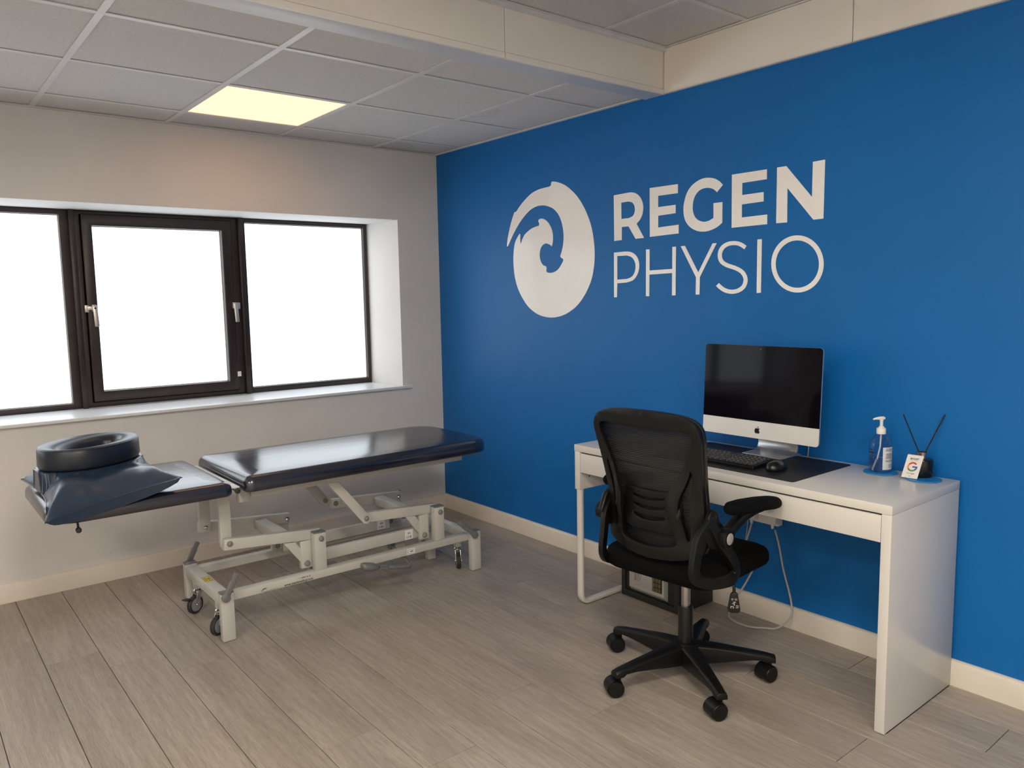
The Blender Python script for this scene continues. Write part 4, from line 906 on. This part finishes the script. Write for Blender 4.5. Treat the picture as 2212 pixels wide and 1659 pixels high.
# backrest. coordinates: r right, z up, depth from a curved sheet
def bd(r, z): return -.222 - .10 * (z - .5) + (.35 + .95 * min(1, max(0, (.95 - z) / .23))) * r * r
OUT_R = [(0, 1.027), (.09, 1.025), (.15, 1.019), (.185, 1.008), (.206, .992), (.217, .97), (.219, .945), (.2155, .91), (.210, .865), (.205, .815), (.201, .765), (.199, .72), (.199, .68), (.201, .64), (.202, .60), (.198, .57), (.186, .548), (.155, .532), (.09, .516), (0, .509)]
outer = curve([(-r, z) for r, z in OUT_R][::-1] + OUT_R[1:-1] + [OUT_R[-1]], 2)[:-1]
outer = outer[1:] if outer[0] == outer[-1] else outer
IN_R = [(.0, .968), (.10, .970), (.16, .975), (.182, .970), (.190, .955), (.183, .925), (.160, .870), (.125, .800), (.100, .752), (.092, .725), (.094, .700), (.104, .640), (.112, .590), (.110, .575), (.095, .567), (.05, .558), (0, .555)]
inner = curve([(-r, z) for r, z in IN_R][::-1] + IN_R[1:], 2)[:-1]
slot_r = curve([(.170, .840), (.163, .815), (.138, .755), (.130, .725), (.130, .690), (.138, .640), (.142, .605), (.148, .592), (.154, .600), (.158, .640), (.157, .690), (.160, .730), (.170, .785), (.176, .825), (.170, .840)], 2)[:-1]
slot_l = [(-r, z) for r, z in slot_r][::-1]
def fr(r, z, t):     # the struts either side of the waist stand out to the rear
    b = math.exp(-((z - .715) / .10) ** 2) * math.exp(-((abs(r) - .105) / .035) ** 2) * .030
    low = math.exp(-((z - .545) / .03) ** 2) * .010
    return LP(r, bd(r, z) - .010 - b - low + .016 * t, z)
frame = cb(MB().plate(outer, [inner, slot_r, slot_l], fr, grid=.022), 'back_frame', M_PLASTIC, bevel=.003, angle=50)
meshp = [(r * .985, .51 + (z - .51) * .99) for r, z in outer]
cb(MB().plate(meshp, [], lambda r, z, t: LP(r, bd(r, z) + .018 + .003 * t, z), grid=.03), 'back_mesh', M_BACKMESH, angle=60)
cb(MB().plate([(r * 1.012, .515 + (z - .515) * 1.003) for r, z in outer], [[(r * .955, .53 + (z - .53) * .975) for r, z in outer]], lambda r, z, t: LP(r, bd(r, z) + .008 + .014 * t, z), grid=0), 'mesh_rim', M_PLASTIC2, bevel=.003, angle=60)
# lumbar support behind the mesh
lum = [(-.10, .752), (.10, .752), (.122, .73), (.130, .66), (.120, .612), (.06, .600), (-.06, .600), (-.120, .612), (-.130, .66), (-.122, .73)]
def lslot(z, h=.009, w=.066): return [(-w + 2 * w * i / 12, z - h * .5 * math.sin(PI * (i + 1) / 14) ** .4 - .007 * (1 - (i / 6 - 1) ** 2)) for i in range(13)] + [(w - 2 * w * i / 12, z + h * .5 * math.sin(PI * (i + 1) / 14) ** .4 - .007 * (1 - (i / 6 - 1) ** 2)) for i in range(13)]
cb(MB().plate(lum, [lslot(.726, .009), lslot(.694, .011), lslot(.658, .015)], lambda r, z, t: LP(r, bd(r, z) + .003 + .008 * t - .006 * math.exp(-((z - .625) / .03) ** 2), z), grid=.02), 'lumbar_support', M_PLASTIC, bevel=.0015, angle=50)
for s in (-1, 1): cb(MB().lathe([(.012, 0), (.018, .012), (.012, .035), (.004, .045)], LP(s * .120, -.235, .67), 16, axis=(0, 0, 1)), 'lumbar_slider', M_PLASTIC2, angle=60)
# arm brackets, pivots and pads, left and right
for s in (1, -1):
    dl = 0 if s > 0 else -.030
    hub = (.232, -.150, .612) if s > 0 else (.236, -.166, .618)
    loop = [(.225, -.220, .677), (.222, -.250, .630), (.216, -.268, .581), (.212, -.277, .543), (.214, -.277, .512), (.222, -.252, .484), (.237, -.196, .466), (.247, -.120, .464), (.252, -.091, .480), (.252, -.100, .510), (.251, -.131, .552), (.248, -.160, .590)]
    cl = [Vector((d + (.03 if s < 0 else 0), z - (.02 if s < 0 and z < .6 else 0))) for r, d, z in loop]; m_ = len(cl)
    def ofs(k):
        out = []
        for i in range(m_):
            t_ = (cl[(i + 1) % m_] - cl[i - 1]).normalized(); out.append(tuple(cl[i] + Vector((t_.y, -t_.x)) * k))
        return out
    def closed(l): return curve(l + [l[0]], 4)[:-1]
    lo, li = closed(ofs(-.019)), closed(ofs(.016))
    ar = lambda q: abs(sum(q[i - 1][0] * q[i][1] - q[i][0] * q[i - 1][1] for i in range(len(q))))
    if ar(lo) < ar(li): lo, li = closed(ofs(.019)), closed(ofs(-.016))
    def blat(d): return .212 + .040 * min(1, max(0, (d + .277) / .16)) + dl
    br = cb(MB().plate(lo, [li], lambda d, z, t: LP(s * (blat(d) - .010 + .020 * t), d, z), grid=.03), 'arm_bracket', M_PLASTIC, bevel=.004, angle=50)
    cb(MB().plate([(-.245, .640), (-.215, .700), (-.190, .712), (-.168, .700), (-.160, .672), (-.125, .640), (-.122, .600), (-.150, .575), (-.185, .575), (-.215, .590)], [], lambda d, z, t: LP(s * (.212 + dl * .5 + .020 * t), d, z)), 'bracket_plate', M_PLASTIC, br, bevel=.005, angle=50)
    cb(MB().lathe([(.012, 0), (.0115, .004), (.007, .007), (.001, .008)], LP(s * (.232 + dl * .5), -.196, .682), 16, axis=(0, -s, 0)), 'bracket_button', M_PLASTIC2, br, angle=60)
    cb(MB().lathe([(.034, -.012), (.036, -.008), (.036, .004), (.033, .006), (.0335, .008), (.0335, .030), (.030, .033), (.020, .033)], LP(s * hub[0], hub[1], hub[2]), 30, axis=(0, -s, 0)), 'pivot_hub', M_PLASTIC, br, angle=40)
    cb(MB().lathe([(.0195, .0325), (.0195, .0345), (.017, .0352)], LP(s * hub[0], hub[1], hub[2]), 26, axis=(0, -s, 0)), 'pivot_cap', M_GREYCAP, br, angle=40)
    cb(MB().tube([LP(s * (r + dl * .8), d, z) for r, d, z in ((.246, -.150, .612), (.248, -.112, .640), (.258, -.060, .672), (.270, -.015, .688), (.280, .022, .694))], .01, 14, flat=(.018, .020), side=(0, 1, 0)), 'arm_post', M_PLASTIC, br, angle=60)
    loops = []
    for f, w in ((0, .010), (.03, .024), (.10, .034), (.3, .042), (.6, .042), (.85, .036), (.95, .027), (1, .012)):
        d = (-.205 if s > 0 else -.150) + (.322 if s > 0 else .29) * f; zc = .730 - .036 * f - .02 * (f - .45) ** 2; hh = .0225 * min(1, w / .030)
        loops.append([LP(s * (.290 + dl * 1.3), d, zc) + Vector((0, w * math.copysign(abs(math.cos(t)) ** .8, math.cos(t)), hh * math.sin(t))) for t in [2 * PI * i / 22 for i in range(22)]])
    cb(MB().loft(loops), 'arm_pad', M_FABRIC, br, angle=70)
# height lever with its instruction tag
lv = cb(MB().tube([LP(.085, .0, .412), LP(.15, .005, .405), LP(.185, .006, .398), LP(.193, .006, .388), LP(.194, .006, .366)], .0055, 10), 'height_lever', M_PLASTIC2, angle=60)
tf = (CAM - Vector((-.667, -2.572, .33))); tf.z = 0; tf.normalize(); tf.rotate(Matrix.Rotation(-CA, 3, 'Z')); tu = Vector((-tf.y, tf.x, 0)); tc_ = LP(.194, .006, .330)
def tp(u, v, o): return tc_ + tu * u + Vector((0, 0, v)) + tf * o
cb(MB().plate([(-.008, .038), (.008, .038), (.013, .030), (.022, -.022), (.019, -.033), (.010, -.036), (-.010, -.036), (-.019, -.033), (-.022, -.022), (-.013, .030)], [], lambda u, v, t: tp(u, v, .007 - .014 * t)), 'lever_tag', M_PLASTIC2, lv, bevel=.003)
for u0, v0, w, h in ((-.010, .016, .008, .0015), (.002, .016, .008, .0015), (-.010, .012, .007, .0015), (.002, .012, .009, .0015), (-.004, .004, .010, .002), (-.001, -.008, .003, .012), (-.010, -.012, .007, .002), (-.012, -.018, .003, .008), (.006, -.008, .010, .0015), (.006, -.012, .010, .0015), (.006, -.016, .008, .0015), (-.004, -.018, .003, .006), (-.007, -.002, .006, .0018)):
    cb(MB().plate([(u0, v0), (u0 + w, v0), (u0 + w, v0 + h), (u0, v0 + h)], [], lambda u, v, t: tp(u, v, .0076 - .0004 * t)), 'tag_print', M_PRINTW, lv, smooth=False)
